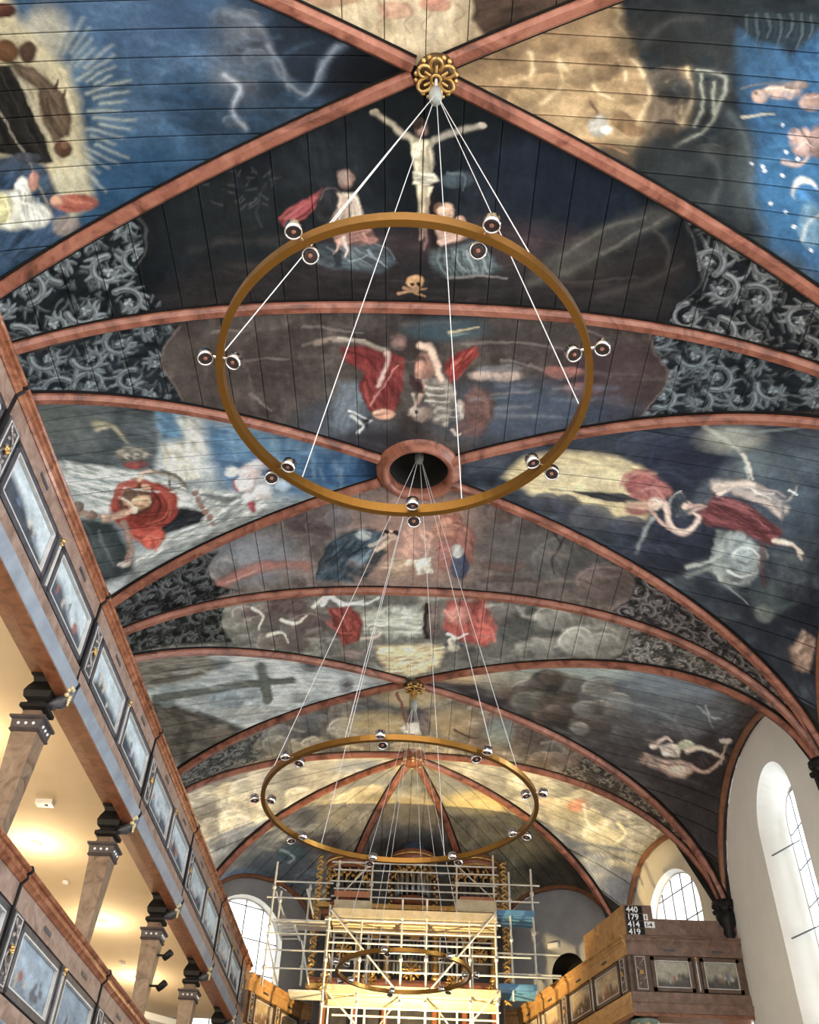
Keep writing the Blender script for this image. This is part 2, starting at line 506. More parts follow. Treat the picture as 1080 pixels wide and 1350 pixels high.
def acanthus(web, pts, bgc, col, cell=0.46):
    """painted scrollwork filling a corner of a web: spirals with leaf lobes, laid out in metres on the boards"""
    P = np.array(pts, float)
    G(web, pts, bgc, 1.0, 4)
    i0 = near(web, P[:, 0].min(), P[:, 0].max(), P[:, 1].min(), P[:, 1].max())
    if not len(i0): return
    x, y = PX[i0], PY[i0]; ins = np.zeros(len(i0), bool)
    for q in range(len(P)):
        (x0, y0), (x1, y1) = P[q], P[(q+1) % len(P)]
        if y0 == y1: continue
        ins ^= ((y0 > y) != (y1 > y)) & (x < (x1-x0)*(y-y0)/(y1-y0)+x0)
    i0 = i0[ins]
    if not len(i0): return
    sx, sy = SX[i0], SY[i0]; cen = []
    cand = RP.permutation(len(i0))[:1500]
    for c in cand:
        p = (sx[c], sy[c])
        if all((p[0]-q[0])**2+(p[1]-q[1])**2 > cell**2 for q in cen): cen.append(p)
    hi, mid, lo = col, shade(col, 0.70), shade(col, 0.42)
    def stroke(pl, w0, w1, cc, a, sf=0.016):
        pl = np.array(pl); m_ = max(w0, w1)+0.02
        j = (sx > pl[:, 0].min()-m_) & (sx < pl[:, 0].max()+m_) & (sy > pl[:, 1].min()-m_) & (sy < pl[:, 1].max()+m_)
        if not j.any(): return
        d, t = seg_d(sx[j], sy[j], pl); hw = 0.5*(w0+(w1-w0)*t)
        mix(i0[j], cc, a*np.clip((hw-d)/sf+0.5, 0, 1))
    def leaf(x0, y0, an, ln, w, c1, c2):
        bend = RP.uniform(-0.5, 0.5)
        pl = [(x0+ln*t*math.cos(an+bend*t), y0+ln*t*math.sin(an+bend*t)) for t in (0, 0.35, 0.7, 1.0)]
        stroke(pl, w, w*0.35, c1, 0.92)
        stroke([(p[0]+0.010, p[1]-0.012) for p in pl], w*0.30, w*0.12, c2, 0.8)
    for c in RP.permutation(len(i0))[:int(len(cen)*12)]:          # leafy ground between the scrolls
        leaf(sx[c], sy[c], RP.uniform(0, 2*PI), cell*RP.uniform(0.25, 0.45), cell*0.15, lo, mid)
    for cx, cy in cen:
        s = RP.choice([-1, 1]); a0 = RP.uniform(0, 2*PI); R = cell*RP.uniform(0.50, 0.60); T = 2*PI*RP.uniform(0.8, 1.25)
        tt = np.linspace(0, 1, 20)
        sp = [(cx+R*(1-0.84*t)*math.cos(a0+s*T*t), cy+R*(1-0.84*t)*math.sin(a0+s*T*t)) for t in tt]
        stroke(sp, cell*0.30, cell*0.12, shade(bgc, 0.7), 0.9)
        for k in range(1, 9):                     # broad leaf lobes rolling off the scroll
            t = k/11.0; a = a0+s*T*t; r = R*(1-0.84*t)
            p = (cx+r*math.cos(a), cy+r*math.sin(a))
            leaf(p[0], p[1], a+s*0.85, cell*(0.42-0.025*k), cell*0.20, mid if k % 2 else shade(col, 0.58), shade(col, 0.92))
        stroke(sp, cell*0.24, cell*0.05, mid, 0.95)
        stroke([(p[0]+0.010, p[1]-0.014) for p in sp[:13]], cell*0.07, cell*0.02, hi, 0.75)
        stroke([(p[0]-0.014, p[1]+0.016) for p in sp[:12]], cell*0.05, cell*0.02, lo, 0.7)
        for k in range(6):                        # flower at the heart
            a = k*PI/3+a0
            stroke([(cx, cy), (cx+cell*0.12*math.cos(a), cy+cell*0.12*math.sin(a))], cell*0.07, cell*0.10, hi if k % 2 else mid, 0.85)
        stroke([(cx, cy), (cx+0.001, cy)], cell*0.05, cell*0.05, lo, 0.9)

# ================================================================ the pictures
# ---- first bay, left: figures in a radiant cloud on deep blue
w = 'L1l'
base(w, [(38,72,100), (52,88,118), (68,104,136)], bill=0.25)
E(w, 190, 30, 150, 50, (62,96,134), 0.6, 1.0); E(w, 170, 240, 120, 60, (14,74,112), 0.8, 0.9); E(w, 60, 340, 120, 50, (18,70,104), 0.8, 0.8)
E(w, 430, 70, 110, 90, (31,40,52), 0.9, 0.8); E(w, 500, 95, 70, 40, (14,18,25), 0.9, 0.9); E(w, 330, 150, 60, 60, (45,60,76), 0.6, 0.9)
E(w, 312, 75, 38, 62, (84,94,108), 0.65, 0.7); E(w, 320, 45, 24, 22, (104,108,114), 0.5, 0.6); E(w, 300, 95, 20, 18, (100,110,124), 0.5, 0.6)
puffs(w, [(280,20),(340,20),(350,120),(310,170),(280,110)], 14, 15, [(84,92,104), (70,80,94), (98,104,114)], 1.3, 0.5)
W(w, [(300,18),(332,25),(352,60),(370,100),(396,122)], 14, (118,128,142), 0.55); W(w, [(296,98),(316,118),(306,146),(322,172)], 9, (165,174,188), 0.7)
W(w, [(456,58),(430,80),(420,108),(394,130)], 13, (108,126,148), 0.6); W(w, [(446,62),(424,90),(404,124),(380,112)], 6, (150,162,178), 0.5); W(w, [(350,60),(372,84),(380,120)], 7, (140,150,162), 0.4)
for k in range(14): W(w, [(120+RP.uniform(0,280), 10+RP.uniform(0,110)), (150+RP.uniform(0,280), 15+RP.uniform(0,110))], 9, (84,118,152), 0.18)
G(w, [(-60,-40),(12,-5),(26,30),(58,58),(92,92),(104,130),(112,190),(124,262),(100,285),(60,262),(30,232),(-60,215)], (172,160,122), 0.97, 16)
for k in range(26):
    a = (-62+k*5.0)*PI/180; r0, r1 = 88+8*(k % 3), 128+22*((k*7) % 4)/3
    W(w, [(30+r0*math.cos(a), 150+r0*0.98*math.sin(a)), (30+r1*math.cos(a), 150+r1*math.sin(a))], 6, (156,164,150), 0.55)
E(w, 60, 40, 30, 30, (190,178,140), 0.6, 0.8); E(w, 95, 240, 18, 20, (178,172,140), 0.6, 0.6)
G(w, [(-60,215),(20,205),(58,218),(78,252),(92,292),(70,330),(-60,380)], (44,72,100), 0.95, 8)
G(w, [(-40,92),(16,84),(44,150),(70,214),(46,216),(-40,190)], (38,36,34), 1, 3); L(w, [(18,88),(42,135),(60,178)], 8, (160,150,126), 0.9)
G(w, [(12,78),(44,88),(70,112),(86,122),(94,150),(92,178),(70,190),(56,160),(46,118),(22,100)], (90,72,54), 0.97, 5)
L(w, [(72,118),(78,106)], 6, (80,62,46), 1); L(w, [(84,130),(88,118)], 6, (80,62,46), 1)
E(w, 83, 197, 13, 12, (84,56,36)); E(w, 36, 68, 12, 14, (76,54,40)); E(w, 6, 68, 18, 14, (104,68,34)); E(w, 4, 13, 17, 10, (86,48,34))
E(w, 30, 252, 12, 20, (205,205,195)); E(w, 14, 278, 34, 26, (200,200,184)); E(w, 46, 284, 23, 18, (188,190,180)); E(w, 2, 276, 14, 20, (196,190,132))
folds(w, [(20,250),(30,290)], [(55,262),(62,300)], 5, 4, (140,145,140), 0.6)
L(w, [(-5,142),(36,210),(72,285)], 4, (130,122,108), 0.9, 3); E(w, 45, 238, 8, 13, (188,132,112)); E(w, 36, 208, 18, 7, (70,76,86))
E(w, 100, 268, 28, 12, (150,78,58)); E(w, 76, 264, 9, 7, (190,140,108)); L(w, [(88,262),(120,270)], 4, (190,120,95), 0.6)
E(w, 88, 298, 18, 14, (150,130,112), 0.6)
# ---- first bay, behind the boss: pale gold
w = 'C1b'
base(w, [(160,138,98), (184,164,124), (196,178,140)])
G(w, [(622,-10),(800,-20),(690,40),(642,50),(624,26)], (62,44,36), 0.95, 6); E(w, 522, 14, 26, 12, (176,118,92), 0.6); E(w, 574, 6, 20, 10, (180,104,84), 0.7); E(w, 440, -5, 40, 14, (150,100,70), 0.6)
for x0 in (500, 535, 560, 600): L(w, [(x0,4),(x0+9,18),(x0-4,32),(x0+6,46)], 4, (150,112,82), 0.5)
# ---- first bay, right: golden clouds and blue sky
w = 'L1r'
base(w, [(34,42,48), (44,53,60), (60,66,68)], bill=0.5)
G(w, [(585,84),(790,6),(808,-5),(832,48),(842,88),(860,100),(852,150),(840,186),(836,220),(700,162),(590,105)], (164,132,84), 0.97, 12)
E(w, 660, 80, 70, 30, (140,112,72), 0.6, 0.8); E(w, 740, 40, 50, 26, (150,118,76), 0.6, 0.8); E(w, 790, 165, 60, 42, (206,172,112), 0.75, 0.8); E(w, 690, 130, 60, 22, (176,146,94), 0.6, 0.8)
G(w, [(856,95),(906,84),(914,150),(890,182),(848,184)], (136,112,84), 0.75, 10)
for p in ([(735,80),(740,108),(722,132),(696,146)], [(738,84),(764,106),(778,90),(786,120),(812,130)], [(700,70),(704,96),(682,110),(660,104)], [(830,54),(828,74),(846,90),(858,120),(846,150),(834,196)], [(814,80),(826,98),(818,118)], [(804,0),(816,18),(812,30),(830,50)], [(904,78),(914,128),(902,162)], [(880,110),(895,125),(900,150)]):
    W(w, p, 13, (196,164,108), 0.5); L(w, p, 4, (226,200,146), 0.7, 2, 3)
puffs(w, [(600,90),(720,50),(800,20),(830,60),(840,180),(780,180),(680,140)], 26, 20, [(158,126,80), (176,144,92), (140,110,70)], 1.22, 0.42)
puffs(w, [(850,20),(960,20),(980,120),(960,240),(860,220),(870,120)], 26, 24, [(46,50,52), (58,62,64), (70,70,66), (40,42,44)], 1.3, 0.5)
for p in ([(920,94),(956,100),(950,130),(932,166),(892,192)], [(926,100),(928,140),(915,165)], [(944,108),(940,150)]): W(w, p, 9, (120,124,114), 0.5); L(w, p, 3, (186,186,164), 0.6, 2, 2.5)
for q in ((870,40,60,40,(44,44,44)), (940,40,50,40,(50,54,56)), (820,212,60,26,(36,40,42)), (880,200,40,20,(46,50,52)), (930,240,60,40,(52,60,64)), (985,230,22,60,(74,84,86))): E(w, *q, 0.75, 0.7)
G(w, [(978,40),(1010,20),(1100,20),(1250,60),(1250,460),(1080,366),(1034,332),(1006,300),(994,250),(996,190),(980,140)], (36,98,142), 0.95, 26)
E(w, 1046, 250, 40, 70, (34,122,174), 0.7, 0.8); E(w, 1010, 90, 40, 40, (48,92,124), 0.6, 0.8)
G(w, [(930,-10),(1090,-20),(1090,30),(1060,60),(1045,85),(1030,60),(1000,55),(985,45),(960,20)], (38,46,50), 0.9, 10)
for k in range(14):
    x0 = 985+k*7; L(w, [(x0,20),(x0+3,38),(x0-2,50+7*(k % 4))], 4, (52,66,72) if k % 2 else (90,104,108), 0.7, 2)
E(w, 790, 166, 13, 15, (176,170,156)); E(w, 800, 172, 8, 6, (220,215,200)); L(w, [(780,136),(786,148),(784,158)], 5, (120,90,60)); E(w, 822, 160, 16, 13, (128,98,60), 0.9); E(w, 836, 172, 14, 8, (150,112,70), 0.8); L(w, [(770,186),(826,200)], 7, (156,110,70), 0.7)
E(w, 1030, 122, 26, 10, (182,150,132)); E(w, 1002, 128, 11, 9, (188,152,130)); E(w, 1050, 112, 16, 6, (140,120,112)); E(w, 1070, 134, 16, 12, (178,140,122)); L(w, [(977,116),(1000,112),(1060,106)], 4, (110,112,116), 0.8)
L(w, [(977,156),(1018,150)], 4, (180,172,150)); E(w, 1060, 188, 18, 20, (176,142,132)); E(w, 1048, 176, 9, 8, (196,160,144)); L(w, [(1033,214),(1056,218),(1068,204)], 9, (202,172,156)); E(w, 1080, 188, 12, 22, (146,116,108)); L(w, [(1056,170),(1070,190),(1066,208)], 4, (110,88,86), 0.7)
for x0, y0 in ((1030,164),(1036,200),(1008,220),(1010,226),(1030,232),(1052,210),(1036,280),(1018,268),(1046,300),(990,215),(1070,330)): E(w, x0, y0, 2.6, 2.6, (225,230,235))
E(w, 1060, 250, 17, 16, (226,222,205)); E(w, 1063, 256, 15.5, 14.5, (36,112,162)); E(w, 1068, 298, 16, 30, (112,150,166), 0.6); L(w, [(1058,318),(1066,296),(1084,282)], 5, (200,205,200), 0.6)
# ---- crucifixion
w = 'C1f'
base(w, [(22,30,36), (30,38,46), (40,46,52)], bill=0.35)
E(w, 760, 230, 140, 70, (26,40,60), 0.7, 0.9); E(w, 560, 160, 90, 50, (22,30,34), 0.7, 0.9); E(w, 320, 300, 120, 60, (38,44,46), 0.6, 0.9)
G(w, [(200,400),(260,350),(400,345),(560,350),(760,335),(880,360),(900,420),(560,412),(240,416)], (52,46,47), 0.8, 30)
E(w, 640, 320, 120, 28, (86,62,66), 0.5, 0.8); E(w, 470, 330, 70, 30, (74,60,60), 0.5, 0.8); E(w, 690, 345, 90, 25, (70,58,60), 0.5, 0.9)
for k in range(26):
    x0, y0 = 270+RP.uniform(0, 90), 225+RP.uniform(0, 55); L(w, [(x0,y0),(x0+RP.uniform(-14,14),y0+RP.uniform(-10,12))], 3, (84,88,88), 0.5)
L(w, [(292,290),(300,255),(296,220)], 6, (34,34,32), 0.8); L(w, [(345,300),(340,270),(350,240)], 5, (60,64,62), 0.6)
L(w, [(566,188),(572,300),(574,345)], 8, (40,31,29), 0.95, 9); E(w, 604, 236, 24, 11, (72,88,98), 0.7); L(w, [(590,226),(615,232),(612,250)], 4, (108,122,130), 0.5)
L(w, [(556,188),(532,178),(512,162),(492,150)], 11, (164,152,128), 1, 7); L(w, [(572,184),(600,174),(622,168),(638,167)], 10, (140,132,120), 1, 7)
E(w, 494, 149, 6, 4, (170,155,130)); E(w, 636, 166, 6, 4, (160,150,135))
E(w, 556, 168, 10, 12, (96,74,64)); E(w, 558, 172, 6, 6, (130,100,86)); E(w, 551, 163, 8, 8, (58,44,38), 0.9)
G(w, [(540,180),(571,184),(573,212),(570,232),(546,232),(545,208)], (190,178,146), 1, 4); E(w, 551, 198, 8, 12, (210,198,164), 0.7); L(w, [(566,192),(568,228)], 5, (132,118,96), 0.7)
G(w, [(543,226),(574,228),(580,237),(560,246),(544,242)], (204,198,172), 1, 3); folds(w, [(546,229),(574,231)], [(548,240),(572,240)], 3, 2, (140,134,116), 0.7)
G(w, [(548,243),(572,245),(566,262),(562,284),(552,284),(551,262)], (192,178,142), 1, 3); L(w, [(557,284),(554,316)], 9, (176,150,122), 0.9); L(w, [(564,262),(560,312)], 6, (150,126,104), 0.8)
G(w, [(366,292),(374,276),(404,262),(426,248),(432,258),(404,286),(374,300)], (154,64,68), 1, 4); L(w, [(374,288),(400,270),(420,258)], 4, (192,104,104), 0.7)
E(w, 456, 236, 11, 13, (142,110,98)); E(w, 452, 230, 9, 8, (98,74,64), 0.8); G(w, [(440,252),(470,256),(480,290),(470,312),(444,316),(430,292)], (178,158,138), 0.92, 4); E(w, 430, 272, 14, 24, (44,46,50), 0.95)
folds(w, [(446,262),(444,300)], [(470,262),(472,300)], 4, 3, (210,195,175), 0.6)
G(w, [(440,300),(484,292),(502,318),(474,332),(446,332)], (158,110,98), 0.95, 4); L(w, [(448,316),(456,334)], 7, (206,160,138)); L(w, [(478,310),(492,330)], 6, (190,140,120))
G(w, [(420,322),(500,322),(526,346),(502,360),(440,356),(414,346)], (72,86,94), 0.95, 6); folds(w, [(430,328),(470,352)], [(480,326),(520,352)], 7, 3, (120,132,138), 0.6)
E(w, 588, 278, 12, 12, (198,158,124)); E(w, 580, 274, 8, 9, (130,96,72), 0.8); E(w, 608, 290, 8, 7, (176,132,112)); G(w, [(574,298),(616,292),(614,314),(582,326)], (172,136,116), 0.95, 4); L(w, [(580,318),(600,312),(624,300)], 7, (200,160,136))
G(w, [(568,330),(622,318),(650,336),(664,356),(640,364),(592,368),(568,354)], (84,98,102), 0.95, 6)
for k in range(9):
    t = k/8; L(w, [(580+t*60,328),(576+t*72,345),(588+t*58,362)], 3, (134,146,150), 0.55)
L(w, [(590,366),(640,364),(668,368)], 4, (150,144,138), 0.6)
E(w, 546, 372, 11, 9, (206,156,92)); E(w, 550, 375, 3, 3, (60,40,28)); E(w, 542, 375, 2.4, 2.4, (70,46,30)); E(w, 548, 381, 6, 4, (190,140,86)); L(w, [(526,387),(562,380)], 4, (176,130,84)); L(w, [(532,380),(562,390)], 4, (170,126,84))
L(w, [(740,345),(790,315),(840,292),(886,280)], 34, (84,82,76), 0.65, 22, 14); L(w, [(760,360),(830,345),(880,330)], 24, (60,56,54), 0.7, 20, 12); E(w, 862, 350, 55, 38, (46,42,42), 0.8, 0.6)
L(w, [(795,335),(850,300),(880,285)], 6, (116,112,102), 0.5); L(w, [(700,360),(760,372),(840,365)], 8, (74,66,64), 0.6)
for k in range(10): L(w, [(600+k*22,300+3*k),(640+k*20,306+3*k)], 4, (88,70,72), 0.35)
acanthus(w, [(-160,430),(0,364),(60,334),(120,307),(172,286),(186,300),(190,330),(174,352),(192,378),(216,402),(150,430),(50,450),(-160,500)], (24,32,38), (150,162,168))
acanthus(w, [(905,286),(960,312),(1080,382),(1230,460),(1230,520),(1080,476),(965,447),(882,428),(892,402),(922,372),(918,330)], (26,33,40), (150,160,166))
L(w, [(180,286),(190,300),(192,330),(176,352)], 5, (84,84,82), 0.7); L(w, [(904,288),(920,330),(924,372),(894,402)], 4, (78,76,74), 0.7)
# ---- two red cloaked figures
w = 'C2b'
base(w, [(64,54,53), (82,72,68), (98,88,82)], bill=0.4)
E(w, 520, 450, 60, 30, (62,54,54), 0.6, 0.8); E(w, 690, 545, 110, 42, (76,92,114), 0.8, 0.8); E(w, 590, 434, 54, 16, (68,96,108), 0.8, 0.6); E(w, 450, 560, 60, 30, (88,98,112), 0.7, 0.8)
E(w, 810, 490, 70, 46, (80,60,66), 0.8, 0.7); E(w, 720, 440, 80, 18, (72,64,62), 0.7, 0.8); E(w, 800, 548, 60, 18, (62,74,94), 0.7, 0.8); E(w, 300, 480, 90, 45, (78,66,62), 0.6, 0.8)
G(w, [(446,505),(476,504),(484,545),(450,575),(436,560)], (116,130,142), 0.8, 10); E(w, 500, 588, 60, 22, (56,52,60), 0.8, 0.7)
for p in ([(400,430),(440,434),(480,440)], [(310,476),(350,473),(380,474)], [(400,456),(430,446),(470,450)], [(280,440),(330,436)], [(610,455),(680,452),(740,460)], [(330,520),(360,540)], [(700,480),(740,500)], [(760,430),(800,446)], [(640,520),(700,516)], [(660,475),(700,482)]):
    L(w, p, 4, (146,134,126), 0.5)
L(w, [(590,438),(632,433)], 4, (200,178,132), 0.8); L(w, [(592,442),(618,440)], 3, (130,150,150), 0.7)
G(w, [(446,460),(470,455),(502,460),(532,472),(534,502),(522,540),(502,554),(488,542),(474,512),(480,492),(460,478)], (142,50,47), 1, 4); folds(w, [(490,465),(495,540)], [(528,475),(515,545)], 5, 4, (100,34,34), 0.6); L(w, [(470,460),(500,470),(520,500)], 4, (184,84,76), 0.6)
L(w, [(416,452),(440,446),(470,450),(508,462)], 8, (160,140,122), 0.9); L(w, [(510,464),(506,490),(498,508)], 7, (200,160,148), 0.95); E(w, 526, 450, 10, 11, (122,98,90)); E(w, 522, 444, 8, 6, (84,66,62), 0.8); L(w, [(498,520),(490,534)], 7, (196,130,112))
E(w, 506, 546, 13, 8, (206,146,114)); L(w, [(464,550),(478,560),(492,556)], 4, (200,202,202), 0.9); L(w, [(470,570),(482,562)], 3, (180,184,188), 0.8)
G(w, [(586,480),(600,466),(626,457),(632,468),(612,490),(594,506)], (166,56,48), 1, 4); L(w, [(596,484),(622,464)], 5, (205,98,80), 0.7)
E(w, 562, 484, 14, 20, (150,108,90)); E(w, 556, 478, 8, 10, (96,66,56), 0.8); L(w, [(566,456),(572,472),(578,496)], 9, (208,172,150)); L(w, [(556,500),(564,510),(586,506)], 7, (190,150,130))
G(w, [(558,500),(592,500),(602,518),(588,562),(570,556),(566,526)], (164,154,142), 0.95, 4); folds(w, [(562,504),(594,508)], [(572,550),(586,556)], 6, 3, (116,104,96), 0.7)
L(w, [(560,514),(548,534),(540,546)], 8, (178,146,126)); E(w, 556, 546, 15, 10, (150,126,112), 0.8); E(w, 606, 540, 8, 14, (196,180,164), 0.7); L(w, [(545,520),(552,545)], 4, (210,195,180), 0.6)
E(w, 632, 538, 22, 26, (112,76,66), 0.85); E(w, 620, 564, 24, 12, (120,84,74), 0.7); L(w, [(616,520),(640,528),(646,550)], 5, (150,108,92), 0.6)
E(w, 654, 495, 36, 9, (172,148,136), 0.9); E(w, 660, 486, 30, 5, (120,122,128), 0.7); E(w, 744, 490, 26, 8, (160,100,90), 0.85); E(w, 770, 512, 30, 8, (130,86,84), 0.6)
acanthus(w, [(-120,490),(40,466),(125,440),(200,428),(234,430),(216,455),(210,480),(226,505),(242,532),(150,522),(40,514),(-120,524)], (30,40,48), (142,156,164))
acanthus(w, [(860,438),(915,447),(1080,484),(1230,518),(1230,546),(1040,543),(890,548),(846,549),(872,520),(882,490),(864,465)], (30,40,50), (140,158,170))
for p in ([(236,430),(218,455),(212,480),(228,506),(240,530)], [(858,440),(862,465),(880,490),(870,520),(846,548)]): L(w, p, 4, (122,108,102), 0.7)
# ---- second bay, left: red cloaked man and white drapery
w = 'L2l'
base(w, [(128,142,150), (158,168,172), (176,182,182)])
G(w, [(-60,520),(40,524),(150,528),(206,540),(208,600),(202,628),(100,612),(-60,600)], (80,90,96), 0.97, 8); E(w, 110, 560, 30, 36, (108,116,116), 0.7, 0.8); E(w, 70, 560, 36, 36, (104,112,108), 0.6, 0.8); L(w, [(160,540),(150,580),(170,610)], 14, (64,72,78), 0.6)
G(w, [(204,540),(240,546),(250,576),(212,580)], (86,138,172), 0.95, 6); G(w, [(272,558),(400,574),(500,606),(505,640),(390,655),(300,642),(276,608)], (70,118,156), 0.95, 16); E(w, 455, 620, 52, 24, (32,84,128), 0.95, 0.7); E(w, 330, 585, 30, 20, (100,146,176), 0.6, 0.8); E(w, 500, 618, 30, 16, (14,40,66), 0.9, 0.7)
G(w, [(232,548),(262,552),(272,604),(250,584),(240,570)], (196,196,186), 0.9, 6); G(w, [(212,586),(254,580),(268,620),(262,632),(220,634)], (206,203,186), 1, 3); L(w, [(214,598),(258,596)], 2, (160,158,146), 0.7)
for k in range(7): L(w, [(280+k*26,560+k*7),(284+k*26,600+k*6)], 9, (120,158,182) if k % 2 else (60,104,142), 0.4)
G(w, [(84,608),(190,622),(246,640),(262,680),(172,692),(100,655),(82,634)], (190,196,192), 1, 4); folds(w, [(86,618),(180,640)], [(100,655),(190,680)], 7, 3, (142,156,158), 0.7)
G(w, [(254,640),(340,654),(360,670),(320,692),(240,722),(172,756),(176,734),(250,692)], (172,176,172), 1, 5); folds(w, [(250,700),(330,668)], [(180,745),(300,700)], 5, 3, (128,134,134), 0.6)
G(w, [(258,650),(322,655),(300,664)], (112,118,118), 0.9, 3); G(w, [(322,658),(300,690),(280,694)], (130,136,136), 0.9, 3)
G(w, [(200,704),(238,668),(274,674),(264,690),(216,706)], (42,46,52), 1, 4); G(w, [(96,680),(150,688),(172,730),(182,754),(134,772),(104,724)], (48,58,62), 0.97, 10); E(w, 130, 730, 22, 26, (84,96,98), 0.6, 0.8)
G(w, [(180,744),(300,690),(360,672),(330,690),(200,765),(150,790)], (118,124,124), 0.8, 8)
E(w, 190, 668, 46, 32, (154,56,40), 1, 0.15, -10); E(w, 196, 676, 32, 18, (112,40,30), 0.7, 0.5); L(w, [(152,660),(165,642),(190,636),(215,646),(230,668)], 7, (186,82,58), 0.7); E(w, 178, 662, 24, 16, (92,62,50), 0.9); E(w, 180, 660, 18, 12, (184,142,106)); folds(w, [(168,656),(172,670)], [(190,654),(192,668)], 4, 2, (130,94,68), 0.7)
E(w, 189, 643, 10, 10, (110,78,60)); L(w, [(140,684),(156,678),(176,670)], 10, (180,142,116)); L(w, [(180,632),(192,622),(212,622),(232,628),(244,642)], 6, (150,132,112)); L(w, [(206,640),(222,664),(220,690)], 8, (120,40,30), 0.7)
G(w, [(166,700),(212,690),(220,710),(206,726),(186,716)], (170,68,48), 1, 4); E(w, 204, 712, 10, 8, (196,92,68), 0.7); L(w, [(162,690),(170,716),(164,744)], 9, (146,118,104)); E(w, 162, 746, 8, 4, (150,140,130))
E(w, 100, 672, 10, 8, (158,132,110)); L(w, [(100,670),(120,680),(145,682)], 9, (150,122,104)); L(w, [(96,668),(86,660)], 6, (120,110,100)); E(w, 96, 690, 12, 8, (70,78,80))
E(w, 176, 600, 24, 12, (122,116,106)); L(w, [(156,596),(175,590),(200,600)], 4, (170,160,140), 0.8); L(w, [(160,606),(182,602),(204,596)], 3, (70,66,62), 0.8); E(w, 180, 613, 16, 5, (146,62,58)); L(w, [(124,558),(148,562),(168,584)], 9, (156,150,118)); L(w, [(126,566),(144,564)], 5, (190,180,150), 0.8)
E(w, 330, 624, 15, 13, (210,188,182)); E(w, 306, 622, 9, 8, (205,205,200)); E(w, 346, 648, 13, 12, (190,196,202)); E(w, 312, 640, 4, 8, (164,72,82)); E(w, 333, 668, 5, 10, (160,66,74)); E(w, 326, 640, 14, 10, (205,190,188)); E(w, 372, 640, 12, 9, (170,186,200), 0.7)
for k in range(6): E(w, 258+4.4*k, 650+8*k, 4.5, 4.2, (150,114,100))
L(w, [(222,634),(226,644),(244,640)], 3, (90,92,92))
# ---- second bay, right: falling figures and yellow light
w = 'L2r'
base(w, [(48,56,70), (66,76,90), (90,98,106)], bill=0.6)
E(w, 640, 600, 40, 20, (92,100,116), 0.7, 0.7); G(w, [(664,628),(690,602),(740,594),(800,600),(842,610),(866,630),(856,680),(842,694),(800,678),(770,668),(740,664),(700,652)], (204,184,132), 0.97, 9); E(w, 760, 630, 60, 20, (222,204,156), 0.6, 0.8)
for q in ((795,574,60,20,(66,76,92)), (850,590,40,22,(60,68,86)), (905,606,52,36,(46,52,72)), (880,640,40,26,(50,56,74)), (720,664,20,14,(78,82,96)), (748,668,20,16,(72,76,90)), (780,682,30,18,(84,86,96)), (830,692,22,12,(74,78,92)), (905,712,56,30,(48,52,70)), (860,740,50,24,(54,58,74))): puff(w, *q, rim=1.22)
E(w, 965, 580, 44, 18, (160,158,144), 0.8, 0.6); E(w, 1000, 610, 30, 20, (104,116,118), 0.7, 0.7); L(w, [(930,560),(980,600),(990,640)], 8, (190,186,168), 0.5); L(w, [(960,565),(1000,570),(1060,562)], 5, (150,160,160), 0.5)
E(w, 1040, 690, 44, 66, (78,92,104), 0.7, 0.7); E(w, 1060, 600, 50, 30, (88,100,110), 0.6, 0.8); E(w, 1046, 850, 66, 62, (38,42,56), 0.85, 0.7); E(w, 960, 800, 60, 40, (48,54,66), 0.7, 0.8)
E(w, 846, 636, 25, 18, (152,82,82)); E(w, 862, 648, 24, 14, (168,100,94)); E(w, 842, 664, 20, 16, (156,90,84)); L(w, [(826,630),(846,622),(868,634)], 5, (186,118,110), 0.7)
G(w, [(750,647),(822,650),(848,662),(800,661)], (70,72,78), 1, 2); L(w, [(726,645),(752,648)], 3, (130,124,104), 0.9)
E(w, 866, 664, 9, 9, (196,164,148)); L(w, [(872,660),(884,672),(880,690),(892,702),(912,700),(922,682)], 8, (196,170,154), 0.95, 6); L(w, [(888,656),(898,648),(902,664),(894,680)], 4, (170,152,144), 0.8); L(w, [(860,672),(872,690),(880,698)], 7, (186,150,136))
L(w, [(862,684),(848,706),(838,730)], 7, (150,156,158), 0.95, 2); G(w, [(858,690),(868,684),(856,712),(844,718)], (56,66,74), 0.9, 3)
G(w, [(922,676),(942,650),(986,664),(1034,700),(1022,722),(985,706),(950,696),(930,692)], (126,64,68), 1, 5); folds(w, [(930,676),(1010,705)], [(960,656),(1030,700)], 5, 4, (92,44,50), 0.6); L(w, [(940,660),(980,672),(1015,700)], 4, (166,98,96), 0.6)
E(w, 906, 668, 8, 8, (198,168,152)); L(w, [(908,676),(930,668)], 6, (180,148,134)); L(w, [(944,640),(985,640),(1010,652),(1036,672)], 16, (168,152,142), 0.9, 12); L(w, [(960,640),(990,650),(1020,650)], 5, (210,196,184), 0.7); L(w, [(948,650),(970,640)], 8, (205,180,165)); L(w, [(1010,660),(1040,660),(1050,640)], 6, (150,140,134), 0.8)
L(w, [(1024,714),(1048,720),(1058,738)], 7, (200,178,162)); G(w, [(934,752),(956,704),(976,700),(1002,722),(1006,746),(990,770),(958,774)], (146,156,154), 1, 6); puffs(w, [(940,745),(970,705),(1000,730),(995,765),(950,770)], 14, 11, [(156,166,162), (176,182,176), (128,140,142)], 1.25, 0.7)
L(w, [(905,760),(935,748),(955,744)], 7, (160,166,158), 0.6); L(w, [(955,768),(985,796)], 3, (160,164,166), 0.8); E(w, 1012, 790, 22, 22, (86,102,104), 0.7, 0.7); E(w, 1008, 810, 14, 12, (128,140,134), 0.6); G(w, [(1042,856),(1058,830),(1076,842),(1068,884),(1046,884)], (168,136,116), 0.95, 5); L(w, [(1050,860),(1062,840)], 4, (210,190,170), 0.7)
